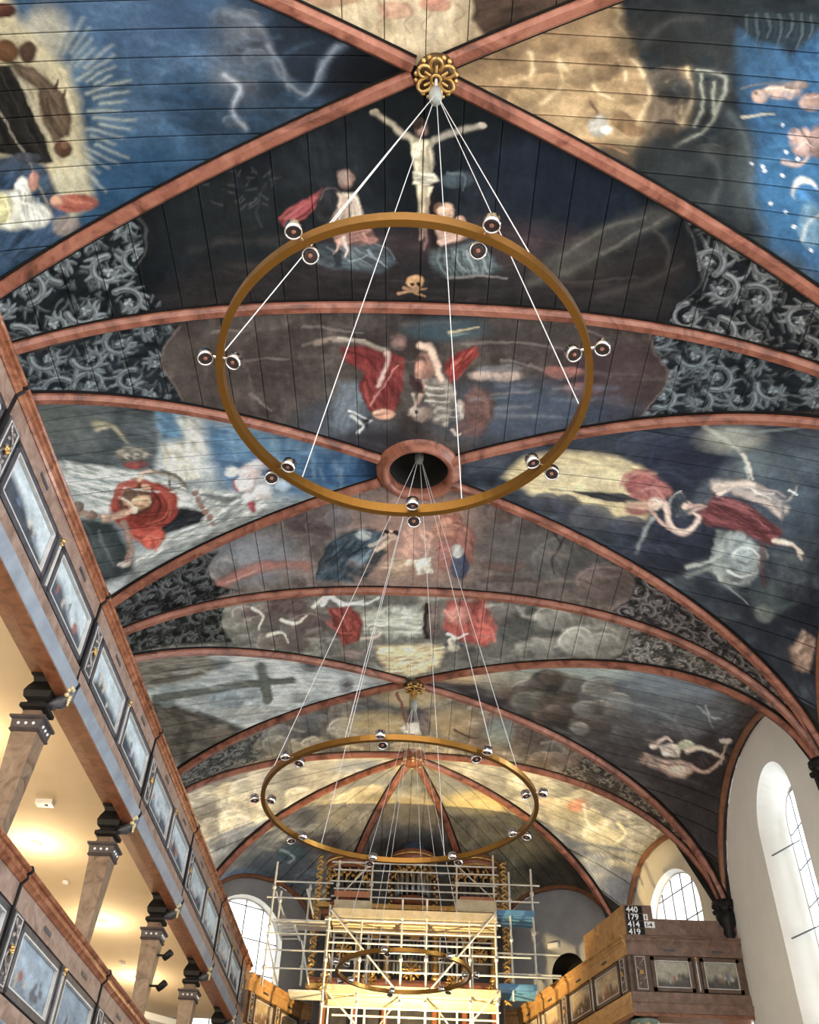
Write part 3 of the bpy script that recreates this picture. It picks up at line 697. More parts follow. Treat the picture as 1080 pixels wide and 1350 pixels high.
# ---- rosy group
w = 'C2f'
base(w, [(104,92,88), (126,112,106), (142,126,118)], bill=0.3)
E(w, 330, 735, 60, 32, (130,136,146), 0.8, 0.8); E(w, 545, 690, 80, 40, (178,134,116), 0.7, 0.8); E(w, 545, 740, 70, 35, (176,134,112), 0.7, 0.8); E(w, 720, 720, 90, 50, (96,90,88), 0.8, 0.8); E(w, 460, 670, 50, 20, (110,96,94), 0.6, 0.8)
for q in ((396,690,18,14,(94,78,82)), (422,696,20,19,(100,84,86)), (446,684,18,14,(112,104,108)), (300,745,16,14,(128,124,126)), (760,738,60,38,(96,94,92)), (800,768,42,24,(112,96,92)), (690,690,24,16,(104,94,90)), (660,676,18,14,(118,96,90))): puff(w, *q, rim=1.2)
G(w, [(414,764),(430,722),(454,702),(486,694),(508,704),(496,722),(472,752),(468,768)], (64,82,96), 1, 5); G(w, [(462,738),(492,720),(482,746),(470,744)], (116,142,156), 0.95, 3); E(w, 480, 704, 11, 7, (146,156,158)); G(w, [(466,758),(500,722),(512,726),(480,766)], (48,64,74), 0.9, 4)
E(w, 514, 704, 7, 5, (200,160,138)); L(w, [(496,724),(520,708)], 7, (206,180,156)); E(w, 524, 748, 22, 13, (176,146,118)); E(w, 546, 716, 22, 24, (200,150,130), 0.9, 0.5); G(w, [(546,742),(566,734),(572,756),(550,758)], (208,194,172), 1, 3); E(w, 540, 742, 7, 5, (220,180,150)); L(w, [(556,705),(566,720),(560,735)], 8, (216,172,150), 0.8)
E(w, 590, 698, 20, 20, (172,114,88), 0.9); E(w, 612, 720, 14, 28, (150,92,78), 0.9); E(w, 588, 730, 12, 24, (168,104,90), 0.9); E(w, 606, 746, 12, 18, (68,80,106), 0.95); E(w, 604, 726, 9, 9, (170,166,160)); L(w, [(595,690),(612,700),(622,725)], 4, (200,150,120), 0.6); E(w, 600, 684, 9, 8, (150,96,74))
L(w, [(286,772),(330,752),(370,745),(406,746)], 16, (166,106,92), 0.9, 12); L(w, [(300,768),(340,752)], 4, (205,150,130), 0.6); L(w, [(636,764),(690,764),(720,770)], 8, (84,70,66), 0.8); L(w, [(726,694),(738,716),(728,740),(732,756)], 5, (58,48,46), 0.8); L(w, [(738,716),(750,702)], 4, (64,54,52), 0.7); L(w, [(640,745),(670,750),(690,745)], 12, (112,80,70), 0.7)
acanthus(w, [(286,726),(270,750),(286,772),(312,780),(250,798),(130,836),(120,806),(150,788),(200,762),(276,728)], (22,26,28), (120,124,126), 0.42)
acanthus(w, [(826,744),(850,756),(890,780),(965,830),(1025,880),(1090,970),(1066,962),(1013,916),(958,873),(915,848),(840,822),(808,806),(832,790),(840,770)], (50,48,52), (158,152,154), 0.42)
# ---- third bay, near web
w = 'C3b'
base(w, [(92,90,84), (116,114,106), (134,130,120)], bill=0.6)
puffs(w, [(310,800),(420,785),(430,850),(320,845)], 16, 20, [(96,80,78), (120,112,106), (110,100,94)], 1.5)
puffs(w, [(640,795),(740,805),(830,830),(800,865),(640,860)], 18, 22, [(120,118,110), (142,138,128), (82,82,78), (150,146,136)], 1.3)
E(w, 520, 816, 50, 15, (168,168,152), 0.9, 0.5); E(w, 380, 798, 26, 12, (92,72,70), 0.9, 0.4); E(w, 680, 830, 26, 20, (74,75,72), 0.9, 0.4); E(w, 664, 808, 20, 18, (88,82,78), 0.8)
G(w, [(498,852),(588,850),(578,880),(545,892),(512,886),(498,868)], (208,184,134), 1, 6)
G(w, [(430,802),(460,798),(480,818),(472,846),(454,852),(440,830)], (138,58,48), 1, 4); L(w, [(440,806),(460,830)], 5, (178,92,78), 0.7); L(w, [(424,798),(436,786),(450,796),(478,796),(500,788)], 6, (208,208,198)); L(w, [(476,842),(500,838),(508,826)], 5, (190,170,150)); E(w, 505, 828, 6, 5, (150,130,118)); E(w, 466, 862, 16, 6, (126,110,104))
G(w, [(588,792),(640,790),(656,828),(642,852),(602,846),(584,830)], (160,72,60), 0.95, 6); E(w, 640, 838, 14, 12, (196,88,70), 0.8); E(w, 604, 812, 16, 12, (196,130,112), 0.7); L(w, [(563,798),(563,840)], 6, (40,32,32), 0.95, 6); E(w, 598, 850, 14, 5, (70,74,80)); E(w, 596, 846, 6, 5, (196,176,150)); G(w, [(500,800),(556,798),(556,840),(510,842)], (166,170,158), 0.7, 5)
for p in ([(334,802),(346,812),(340,830)], [(372,818),(392,822),(404,812)], [(352,838),(372,834),(380,846)], [(412,800),(424,790),(430,782)]): L(w, p, 5, (222,212,190), 0.85, 2)
acanthus(w, [(296,800),(290,825),(306,846),(225,851),(150,862),(150,836),(250,806)], (24,28,28), (112,116,114), 0.42)
acanthus(w, [(826,824),(860,836),(915,856),(958,882),(1013,926),(1050,956),(1062,980),(1032,949),(976,916),(902,889),(808,873),(836,850)], (62,60,58), (172,168,162), 0.42)
# ---- third bay, left: the long cross
w = 'L3l'
base(w, [(150,160,164), (172,180,182), (188,194,192)], bill=0.3)
G(w, [(150,874),(270,860),(292,876),(270,892),(216,906),(150,910)], (122,114,100), 0.95, 8); L(w, [(200,900),(250,892),(280,880)], 6, (88,84,76), 0.8); E(w, 290, 874, 12, 8, (90,98,106), 0.7)
G(w, [(150,925),(215,925),(262,940),(322,960),(300,982),(240,1012),(200,1000)], (90,84,74), 0.97, 8); L(w, [(230,938),(250,970),(240,1000)], 12, (72,66,58), 0.7); L(w, [(262,940),(300,955),(320,962)], 8, (70,66,60), 0.7); E(w, 290, 968, 20, 8, (120,110,98), 0.6)
for q in ((300,922,24,12,(124,140,150)), (330,914,18,10,(150,160,166)), (395,918,12,9,(150,154,154)), (220,918,12,16,(128,142,146))): puff(w, *q, rim=1.2)
E(w, 409, 876, 15, 10, (120,122,126)); E(w, 409, 876, 7, 5, (92,90,96)); E(w, 457, 903, 10, 9, (126,130,136)); E(w, 457, 903, 4.5, 4, (100,96,100)); E(w, 330, 940, 40, 10, (150,150,140), 0.6)
L(w, [(205,921),(260,913),(300,906),(345,900),(386,897)], 10, (94,100,94), 1, 9, 2); L(w, [(344,879),(353,922)], 14, (94,100,94), 1, 14, 2); L(w, [(300,902),(316,898),(332,906)], 5, (120,124,116), 0.8)
# ---- third bay, right: the pale wrestlers
w = 'L3r'
base(w, [(66,60,62), (84,78,78), (100,94,92)], bill=0.6)
E(w, 615, 885, 50, 14, (206,172,116), 0.95, 0.6); E(w, 740, 886, 110, 14, (150,160,150), 0.85, 0.6); E(w, 900, 900, 80, 24, (110,118,124), 0.8, 0.7); E(w, 670, 900, 40, 16, (150,140,118), 0.6)
puffs(w, [(650,900),(720,890),(820,900),(830,960),(740,975),(670,930)], 46, 17, [(92,82,72), (80,68,60), (120,114,104), (100,84,72), (70,66,62)], 1.35, 0.7)
E(w, 880, 935, 70, 20, (84,86,88), 0.7, 0.7); E(w, 930, 1060, 60, 90, (58,50,54), 0.8, 0.7); E(w, 840, 990, 60, 30, (72,64,64), 0.6, 0.8); E(w, 985, 960, 40, 30, (74,70,74), 0.7)
L(w, [(780,915),(840,930),(890,950)], 3, (130,132,130), 0.5); L(w, [(920,930),(935,945),(940,960)], 3, (150,150,146), 0.5)
E(w, 895, 1004, 62, 34, (62,54,56), 0.8, 0.6)
G(w, [(846,1000),(852,993),(862,997),(872,1002),(896,1002),(912,1006),(914,1016),(902,1026),(884,1024),(868,1014),(854,1010)], (196,164,144), 0.97, 4); E(w, 896, 1016, 15, 8, (210,180,158)); L(w, [(862,1002),(880,1008),(904,1008)], 3, (104,82,72), 0.9); L(w, [(870,1010),(890,1018)], 3, (230,206,184), 0.7)
E(w, 849, 1000, 6, 7, (170,132,112)); E(w, 846, 997, 4, 4, (90,70,60), 0.9); E(w, 863, 982, 6, 5, (206,178,158)); E(w, 861, 979, 4, 3, (110,86,72), 0.9); L(w, [(868,978),(878,973),(886,978)], 5, (204,176,156)); G(w, [(868,984),(884,980),(898,984),(896,998),(876,998)], (206,186,166), 0.97, 3); E(w, 906, 983, 12, 7, (166,164,132), 0.95); L(w, [(906,990),(924,986),(946,994)], 8, (210,188,168), 0.95, 5); L(w, [(946,994),(956,1000)], 4, (196,170,152)); L(w, [(912,1010),(926,1018),(940,1014),(950,1004)], 6, (186,156,140), 0.95, 4); L(w, [(952,1006),(954,988),(958,978)], 4, (196,176,162), 0.9); E(w, 956, 977, 8, 4, (212,200,188), 0.9); E(w, 926, 1004, 14, 9, (72,60,64), 0.95); L(w, [(874,986),(886,990),(892,996)], 2.5, (140,118,102), 0.8)
L(w, [(930,930),(938,944),(952,948)], 3, (160,158,152), 0.6); W(w, [(800,920),(860,934),(900,958)], 8, (110,112,112), 0.5); W(w, [(850,1050),(880,1060),(910,1050)], 10, (88,76,76), 0.5); W(w, [(905,970),(890,950),(900,930)], 10, (104,100,100), 0.5)
# ---- third bay, far web
w = 'C3f'
base(w, [(104,98,90), (126,118,106), (142,134,118)], bill=0.7)
puffs(w, [(340,970),(420,940),(520,925),(520,985),(400,1000)], 30, 17, [(102,104,108), (84,86,90), (140,134,122), (116,108,98)], 1.35)
puffs(w, [(600,930),(680,945),(780,1000),(740,1015),(640,995)], 26, 18, [(120,102,88), (112,94,84), (130,116,104)], 1.35)
E(w, 500, 952, 46, 14, (172,150,98), 0.8, 0.7); E(w, 596, 950, 36, 18, (170,144,98), 0.8, 0.7); E(w, 545, 920, 40, 12, (182,158,108), 0.8, 0.7); E(w, 660, 965, 18, 18, (128,146,140), 0.6, 0.7)
E(w, 548, 946, 13, 14, (88,80,80)); E(w, 546, 960, 18, 8, (192,188,180)); E(w, 560, 955, 8, 16, (110,98,94)); L(w, [(524,914),(530,930),(536,962)], 4, (126,60,56)); L(w, [(600,962),(620,972),(632,972)], 4, (84,66,56))
acanthus(w, [(230,1022),(300,986),(346,965),(332,985),(350,1000),(300,1016),(230,1040)], (56,60,62), (150,150,146), 0.4)
acanthus(w, [(770,997),(800,1013),(850,1050),(890,1086),(925,1132),(956,1190),(920,1132),(887,1098),(847,1068),(791,1038),(735,1018),(762,1010)], (70,62,56), (172,160,146), 0.4)
# ---- apse webs
w = 'A1'
base(w, [(132,128,120), (156,152,140), (172,168,154)], bill=0.6)
puffs(w, [(600,1005),(700,1020),(800,1060),(850,1110),(830,1180),(800,1170),(720,1080)], 38, 20, [(162,160,150), (140,138,134), (178,172,154), (190,182,150)], 1.22, 0.6)
E(w, 762, 1062, 14, 9, (182,122,96), 0.9); E(w, 720, 1056, 12, 6, (190,164,140), 0.7); L(w, [(770,1060),(775,1085),(790,1095)], 6, (186,190,180), 0.7); L(w, [(815,1085),(825,1100),(812,1112)], 6, (214,204,160), 0.8); E(w, 820, 1170, 26, 24, (112,118,132), 0.8, 0.7)
w = 'A5'
base(w, [(130,128,122), (152,150,142), (168,164,152)], bill=0.6)
puffs(w, [(255,1055),(360,1020),(500,1005),(400,1070),(310,1150),(280,1120)], 44, 20, [(150,150,146), (168,164,156), (130,130,130), (178,170,146)], 1.25, 0.65)
for q in ((270,1060,15,12), (278,1090,12,13), (288,1110,14,12), (318,1112,20,16), (292,1130,14,11)): puff(w, *q, (136,134,132), 1.3)
E(w, 480, 1012, 40, 10, (112,122,140), 0.8, 0.7); L(w, [(330,1060),(350,1052),(362,1050)], 5, (190,120,100), 0.8); E(w, 300, 1085, 12, 10, (190,184,166), 0.7)
w = 'A4'
base(w, [(112,110,106), (146,140,126), (164,154,130)], bill=0.5)
E(w, 480, 1030, 50, 20, (128,132,136), 0.8, 0.8); E(w, 470, 1075, 50, 22, (186,164,112), 0.8, 0.7); E(w, 450, 1056, 14, 10, (176,168,144), 0.8); puffs(w, [(400,1080),(500,1040),(500,1090),(420,1120)], 16, 16, [(160,148,120), (130,122,110)], 1.25, 0.6)
E(w, 420, 1115, 40, 16, (78,66,66), 0.8, 0.7); E(w, 370, 1150, 60, 34, (72,84,98), 0.9, 0.7); E(w, 320, 1160, 30, 14, (94,126,160), 0.8, 0.7); E(w, 385, 1125, 20, 10, (62,88,92), 0.8); L(w, [(370,1120),(388,1130),(380,1138)], 4, (170,182,182), 0.7); E(w, 410, 1160, 26, 16, (92,98,106), 0.7)
w = 'A2'
base(w, [(120,114,100), (150,142,116), (170,158,120)], bill=0.4)
E(w, 610, 1030, 50, 22, (134,136,138), 0.85, 0.8); E(w, 630, 1060, 40, 16, (206,186,118), 0.9, 0.6); E(w, 690, 1110, 60, 24, (158,146,100), 0.6, 0.8); E(w, 740, 1160, 50, 40, (58,56,58), 0.8, 0.7)  # yellow lamplight and the dark shadow at the lower end are painted in
w = 'A3'
base(w, [(112,114,114), (132,132,130), (146,140,128)], bill=0.3)
E(w, 545, 1070, 60, 20, (176,158,112), 0.8, 0.8); E(w, 545, 1120, 60, 26, (70,70,72), 0.8, 0.8); L(w, [(500,1058),(520,1048),(545,1052)], 5, (176,172,160), 0.7)  # golden light band and the shadow below it painted into the web
# ---- second layer: finer touches
w = 'C1f'
for k in range(40):
    x0, y0 = RP.uniform(240, 860), RP.uniform(300, 395); W(w, [(x0,y0),(x0+RP.uniform(20,60),y0+RP.uniform(-10,6))], RP.uniform(5,12), RP.choice([[70,58,58],[44,44,48],[88,74,72],[52,56,58]]).tolist(), 0.28)
for k in range(30):
    x0, y0 = RP.uniform(640, 900), RP.uniform(180, 290); W(w, [(x0,y0),(x0+RP.uniform(-10,10),y0+RP.uniform(20,60))], RP.uniform(6,14), RP.choice([[30,46,66],[22,34,50],[40,52,66]]).tolist(), 0.3)
W(w, [(700,372),(760,352),(820,320),(886,282)], 16, (104,100,92), 0.45); W(w, [(740,340),(800,300),(850,285)], 9, (120,114,104), 0.4); W(w, [(790,392),(850,372),(900,348)], 14, (78,70,68), 0.5); W(w, [(860,300),(880,320),(878,350)], 8, (92,86,80), 0.4)
W(w, [(250,330),(300,318),(360,322),(420,340)], 12, (58,60,60), 0.45); W(w, [(300,350),(360,352),(420,372)], 10, (64,58,56), 0.4)
L(w, [(430,262),(446,256),(452,270)], 5, (210,190,165), 0.7); E(w, 458, 240, 4, 4, (70,50,44), 0.7); L(w, [(450,318),(440,334)], 4, (216,170,150), 0.7); L(w, [(596,300),(606,308),(618,304)], 4, (220,185,160), 0.7); E(w, 592, 281, 3, 3, (90,60,46), 0.7)
L(w, [(548,196),(566,198)], 2.5, (150,136,110), 0.6); L(w, [(550,210),(566,211)], 2.5, (150,136,110), 0.6); L(w, [(556,190),(557,226)], 2, (226,214,182), 0.5)
w = 'L1l'
for k in range(36):
    x0, y0 = RP.uniform(120, 400), RP.uniform(120, 300); W(w, [(x0,y0),(x0+RP.uniform(30,80),y0+RP.uniform(-8,8))], RP.uniform(6,14), RP.choice([[20,70,104],[44,92,126],[12,54,86]]).tolist(), 0.3)
L(w, [(30,92),(54,108),(80,140)], 4, (120,98,74), 0.7); L(w, [(60,130),(70,165),(84,182)], 4, (64,50,38), 0.7); E(w, 86, 192, 5, 5, (130,92,64), 0.7); L(w, [(0,96),(30,160),(56,208)], 3, (62,58,54), 0.8); L(w, [(20,262),(40,270),(58,290)], 3, (232,230,218), 0.7); L(w, [(4,258),(12,280),(8,298)], 3, (230,225,180), 0.7); L(w, [(84,272),(108,276)], 3, (116,52,40), 0.7)
w = 'L1r'
for k in range(30):
    x0, y0 = RP.uniform(1000, 1075), RP.uniform(60, 330); W(w, [(x0,y0),(x0+RP.uniform(10,40),y0+RP.uniform(-6,6))], RP.uniform(6,12), RP.choice([[30,110,160],[60,136,180],[24,84,126]]).tolist(), 0.3)
L(w, [(1010,118),(1030,116),(1046,120)], 3, (225,196,176), 0.8); L(w, [(1016,128),(1036,130)], 3, (120,92,82), 0.7); E(w, 998, 124, 3, 3, (110,80,66), 0.7); L(w, [(1050,196),(1062,186),(1072,194)], 3, (225,196,180), 0.8); E(w, 1046, 172, 5, 3, (120,90,80), 0.7); L(w, [(1064,128),(1080,126)], 3, (220,190,170), 0.7)
W(w, [(960,150),(985,190),(990,250),(1010,300)], 16, (92,104,108), 0.45); W(w, [(930,200),(950,230),(940,270)], 12, (86,92,92), 0.4); W(w, [(850,60),(880,30),(930,24)], 14, (72,72,70), 0.5)
w = 'C2b'
for k in range(46):
    x0, y0 = RP.uniform(250, 860), RP.uniform(420, 560); W(w, [(x0,y0),(x0+RP.uniform(30,70),y0+RP.uniform(-4,8))], RP.uniform(4,10), RP.choice([[120,108,102],[66,56,56],[100,92,92],[90,78,74]]).tolist(), 0.3)
for k in range(20):
    x0, y0 = RP.uniform(600, 800), RP.uniform(500, 560); W(w, [(x0,y0),(x0+RP.uniform(30,60),y0+RP.uniform(-4,6))], RP.uniform(4,9), RP.choice([[100,118,140],[64,80,104],[130,140,150]]).tolist(), 0.35)
L(w, [(480,468),(500,476),(512,500),(506,530)], 3, (90,26,28), 0.7); L(w, [(520,480),(524,506),(516,536)], 3, (186,88,80), 0.6); L(w, [(566,512),(584,512)], 2.5, (205,196,184), 0.7); L(w, [(570,524),(590,526)], 2.5, (100,88,80), 0.7); L(w, [(572,536),(588,540)], 2.5, (205,196,184), 0.6); E(w, 528, 452, 4, 4, (70,54,52), 0.7); L(w, [(612,470),(600,488)], 3, (110,30,28), 0.7)
W(w, [(430,585),(470,580),(510,590)], 10, (74,72,84), 0.5); W(w, [(262,452),(276,470),(270,500)], 6, (110,98,92), 0.4); W(w, [(316,464),(324,490),(334,520)], 5, (120,104,98), 0.5)
w = 'L2l'
for k in range(40):
    x0, y0 = RP.uniform(270, 480), RP.uniform(560, 640); W(w, [(x0,y0),(x0+RP.uniform(-6,6),y0+RP.uniform(10,30))], RP.uniform(5,11), RP.choice([[90,136,168],[60,104,140],[140,168,186],[44,92,132]]).tolist(), 0.3)
for k in range(24):
    x0, y0 = RP.uniform(60, 195), RP.uniform(535, 605); W(w, [(x0,y0),(x0+RP.uniform(-10,20),y0+RP.uniform(10,26))], RP.uniform(5,11), RP.choice([[110,118,116],[66,76,82],[94,104,106]]).tolist(), 0.3)
for p in ([(92,622),(140,630),(200,634)], [(96,636),(150,642),(230,650)], [(110,650),(160,656),(180,672)]): L(w, p, 3, (228,230,224), 0.7, 2)
for p in ([(100,630),(160,636)], [(120,645),(170,650)], [(265,660),(300,668),(320,660)], [(240,704),(290,684)]): L(w, p, 2.5, (120,134,138), 0.8, 2)
L(w, [(158,656),(176,640),(206,642),(226,664),(220,688),(196,696)], 4, (196,96,72), 0.6); L(w, [(166,668),(182,680),(206,680)], 4, (92,30,24), 0.7); L(w, [(172,664),(186,662)], 3, (224,190,150), 0.7); L(w, [(170,704),(190,716),(206,722)], 3, (206,110,86), 0.7); E(w, 186, 640, 4, 4, (60,42,34), 0.7); L(w, [(130,700),(140,726),(150,748)], 5, (110,122,122), 0.6); L(w, [(112,690),(124,716),(132,740)], 4, (86,100,100), 0.6)
for x0 in (168, 180, 192): E(w, x0, 601, 4, 4, (190,182,164), 0.8); E(w, x0+1, 602, 1.8, 1.8, (60,56,54), 0.8)
puffs(w, [(310,610),(350,615),(365,650),(330,660),(310,640)], 10, 8, [(200,200,204), (186,176,182), (210,196,190)], 1.15, 0.6)
w = 'L2r'
for k in range(40):
    x0, y0 = RP.uniform(880, 1075), RP.uniform(560, 860); W(w, [(x0,y0),(x0+RP.uniform(10,44),y0+RP.uniform(-14,18))], RP.uniform(6,13), RP.choice([[86,100,112],[50,58,74],[104,116,120],[40,46,62]]).tolist(), 0.3)
for k in range(14):
    x0, y0 = RP.uniform(690, 830), RP.uniform(604, 668); W(w, [(x0,y0),(x0+RP.uniform(16,40),y0+RP.uniform(-3,4))], RP.uniform(4,8), RP.choice([[224,208,160],[188,168,122]]).tolist(), 0.4)
L(w, [(838,630),(856,640),(858,656)], 3, (110,54,56), 0.7); L(w, [(836,668),(850,672)], 3, (190,130,120), 0.7); L(w, [(940,664),(970,676),(1004,702)], 3, (86,38,44), 0.8); L(w, [(950,656),(990,672)], 3, (176,110,108), 0.7); L(w, [(960,636),(990,644),(1014,658)], 3, (220,208,196), 0.7); L(w, [(976,630),(1000,640)], 3, (110,100,98), 0.7); E(w, 902, 664, 3, 3, (90,66,60), 0.7); E(w, 952, 646, 5, 4, (214,190,176), 0.9); L(w, [(990,652),(1016,668),(1026,660)], 3, (120,108,106), 0.7)
w = 'C2f'
for k in range(40):
    x0, y0 = RP.uniform(300, 800), RP.uniform(680, 770); W(w, [(x0,y0),(x0+RP.uniform(10,40),y0+RP.uniform(-6,8))], RP.uniform(4,10), RP.choice([[150,128,118],[100,90,90],[126,120,124],[158,122,106]]).tolist(), 0.3)
L(w, [(440,716),(456,706),(478,702)], 3, (96,116,128), 0.7); L(w, [(430,740),(452,726),(470,722)], 3, (40,54,64), 0.7); L(w, [(426,754),(450,744)], 3, (92,110,120), 0.6); L(w, [(582,690),(592,682),(606,688)], 3, (206,160,130), 0.7); E(w, 516, 704, 2.5, 2, (110,80,66), 0.8); L(w, [(552,744),(566,744)], 2, (150,136,116), 0.8); L(w, [(552,750),(568,750)], 2, (236,224,204), 0.7)
w = 'L3r'
for k in range(44):
    x0, y0 = RP.uniform(640, 960), RP.uniform(890, 1080); W(w, [(x0,y0),(x0+RP.uniform(10,34),y0+RP.uniform(-4,14))], RP.uniform(4,9), RP.choice([[110,104,98],[62,54,54],[90,80,76],[124,120,112]]).tolist(), 0.3)
w = 'L3l'
for k in range(30):
    x0, y0 = RP.uniform(230, 480), RP.uniform(865, 960); W(w, [(x0,y0),(x0+RP.uniform(10,34),y0+RP.uniform(-4,8))], RP.uniform(4,8), RP.choice([[200,206,204],[140,150,156],[176,178,170],[120,134,144]]).tolist(), 0.35)
w = 'C3b'
for k in range(34):
    x0, y0 = RP.uniform(320, 800), RP.uniform(790, 870); W(w, [(x0,y0),(x0+RP.uniform(8,28),y0+RP.uniform(-5,6))], RP.uniform(3,7), RP.choice([[176,172,160],[80,76,74],[130,124,116],[196,190,172]]).tolist(), 0.35)
for w, x0a, x1a, y0a, y1a in (('A1',650,850,1020,1160), ('A5',260,480,1010,1140), ('A4',340,520,1040,1160), ('A2',590,720,1020,1120), ('C3f',360,760,930,1010)):
    for k in range(26):
        x0, y0 = RP.uniform(x0a, x1a), RP.uniform(y0a, y1a); W(w, [(x0,y0),(x0+RP.uniform(8,26),y0+RP.uniform(-7,7))], RP.uniform(3,7), RP.choice([[196,190,170],[120,118,112],[160,154,140],[204,194,160]]).tolist(), 0.35)
# ---- third layer: lights and darks on the main figures
w = 'C2b'
G(w, [(450,456),(481,458),(508,464),(530,485),(532,503),(525,532),(508,545),(491,545),(477,526),(475,505),(479,493),(470,481),(452,475)], (128,46,44), 0.75, 3)
L(w, [(455,462),(480,470),(500,490)], 4, (100,34,34), 0.8); L(w, [(482,505),(486,530),(496,542)], 4, (170,70,64), 0.6); L(w, [(524,482),(508,508),(489,534)], 2.5, (206,130,122), 0.8, 2); L(w, [(510,465),(509,484),(499,510)], 8, (206,166,156), 0.95, 6); E(w, 507, 547, 15, 7, (212,154,122)); L(w, [(496,548),(516,546)], 2, (130,80,60), 0.7)
L(w, [(440,449),(470,450),(508,460)], 7, (158,142,128), 0.9, 5); L(w, [(444,446),(480,449)], 2.5, (200,186,170), 0.7); E(w, 528, 449, 9, 10, (120,92,86)); E(w, 530, 451, 4, 5, (150,118,108), 0.8)
L(w, [(554,456),(566,458),(572,466),(577,482),(583,501)], 9, (212,176,152), 1, 8); E(w, 556, 488, 8, 13, (176,126,104)); L(w, [(552,500),(562,510)], 9, (190,146,124)); G(w, [(542,494),(556,500),(562,520),(548,516),(541,506)], (64,40,44), 0.9, 3)
for k in range(6): L(w, [(562,505+4.5*k),(574,508+4.5*k),(592,506+4.5*k)], 2.5, (206,200,188) if k % 2 else (120,110,102), 0.85, 1.5)
for k in range(5): L(w, [(572,538+5*k),(586,534+5*k),(602,538+4*k)], 2.5, (170,168,156) if k % 2 else (110,106,98), 0.8, 1.5)
E(w, 548, 542, 9, 7, (188,170,156)); E(w, 549, 542, 3, 3, (70,60,58)); G(w, [(603,536),(609,534),(610,552),(606,552)], (212,204,192), 0.9, 2); L(w, [(596,566),(602,574),(608,572)], 4, (220,200,184), 0.8); W(w, [(630,512),(640,525),(642,545)], 10, (140,98,86), 0.6); L(w, [(462,543),(478,552),(490,556)], 3, (216,218,218), 0.9); L(w, [(474,570),(480,562),(488,558)], 3, (206,208,210), 0.9); G(w, [(476,556),(490,552),(484,566)], (50,52,56), 0.9, 3)
w = 'L2l'
L(w, [(150,668),(154,650),(166,638),(184,634),(204,640),(222,652),(232,670)], 8, (166,66,46), 0.9, 7); L(w, [(230,664),(230,680),(214,694),(190,698),(172,690)], 7, (150,52,38), 0.9); L(w, [(214,650),(224,666),(216,684),(196,690)], 4, (186,84,62), 0.7); L(w, [(200,648),(212,664),(206,680)], 5, (78,30,26), 0.8); E(w, 172, 652, 10, 8, (110,84,64), 0.9); E(w, 186, 662, 12, 9, (190,150,112)); L(w, [(176,658),(190,656),(198,662)], 2.5, (236,204,160), 0.8); L(w, [(178,666),(192,668)], 2.5, (120,84,60), 0.8); E(w, 177, 672, 6, 5, (214,196,176)); L(w, [(140,684),(158,680),(172,674)], 7, (192,154,128), 0.95, 6); E(w, 139, 683, 6, 5, (200,164,140)); E(w, 122, 680, 7, 6, (130,106,92)); E(w, 104, 668, 7, 7, (120,102,90))
E(w, 192, 642, 6, 5, (196,150,120)); L(w, [(184,632),(186,624),(200,620)], 7, (200,176,154)); E(w, 200, 713, 12, 10, (176,72,52)); L(w, [(190,712),(200,706),(212,712),(206,722)], 3, (206,110,84), 0.8); L(w, [(166,700),(172,720),(170,744)], 8, (160,130,116), 0.95, 6); L(w, [(160,748),(170,742)], 4, (190,186,176), 0.9)
L(w, [(212,620),(226,624),(240,634),(248,644)], 5, (110,108,98), 0.9, 3); L(w, [(222,624),(224,638)], 3, (70,72,70), 0.8); L(w, [(226,642),(258,650),(290,654)], 2.5, (110,116,112), 0.8)
w = 'L2r'
E(w, 850, 634, 14, 11, (172,98,94), 0.8); L(w, [(818,640),(824,628),(842,622),(862,630)], 4, (190,120,112), 0.8); L(w, [(846,648),(862,644),(874,654),(878,668)], 6, (184,122,112), 0.8); E(w, 862, 664, 7, 6, (206,172,152)); L(w, [(862,658),(870,662),(868,672)], 2.5, (236,214,194), 0.8); L(w, [(878,664),(884,690),(892,700),(912,698),(924,682),(916,676)], 7, (204,176,158), 0.95, 5); G(w, [(880,660),(890,648),(902,650),(912,672),(904,684),(890,676)], (72,80,90), 0.9, 3); L(w, [(882,668),(888,652),(900,646)], 3, (166,164,160), 0.8); E(w, 904, 668, 5, 4, (220,190,170)); L(w, [(908,668),(926,666)], 5, (200,160,144))
E(w, 948, 642, 9, 6, (200,178,162)); L(w, [(954,640),(976,636),(996,640)], 9, (192,172,156), 0.95, 8); L(w, [(968,648),(990,654),(1010,664),(1030,680)], 11, (176,156,144), 0.9, 8); L(w, [(1000,642),(1024,648),(1036,656)], 6, (150,134,128), 0.8); L(w, [(1040,620),(1046,640),(1036,660),(1030,690)], 6, (90,94,96), 0.6); L(w, [(1040,646),(1052,652)], 3, (220,222,220), 0.8); L(w, [(980,600),(990,616),(994,632)], 5, (206,196,182), 0.8)
G(w, [(944,700),(962,700),(970,716),(950,732),(938,740)], (140,148,144), 0.85, 4); L(w, [(906,748),(930,742),(950,732)], 6, (176,182,172), 0.8); E(w, 985, 738, 22, 20, (150,162,164), 0.8); L(w, [(966,732),(978,722),(996,728),(1002,744)], 4, (206,212,208), 0.8); L(w, [(960,752),(976,760),(996,756)], 4, (206,212,208), 0.8); L(w, [(972,740),(986,744),(994,738)], 3, (96,110,116), 0.8); L(w, [(1006,716),(1004,744),(1010,772)], 10, (92,56,62), 0.7); L(w, [(1022,714),(1042,716),(1058,730)], 6, (216,192,174), 0.95, 5)
w = 'C1f'
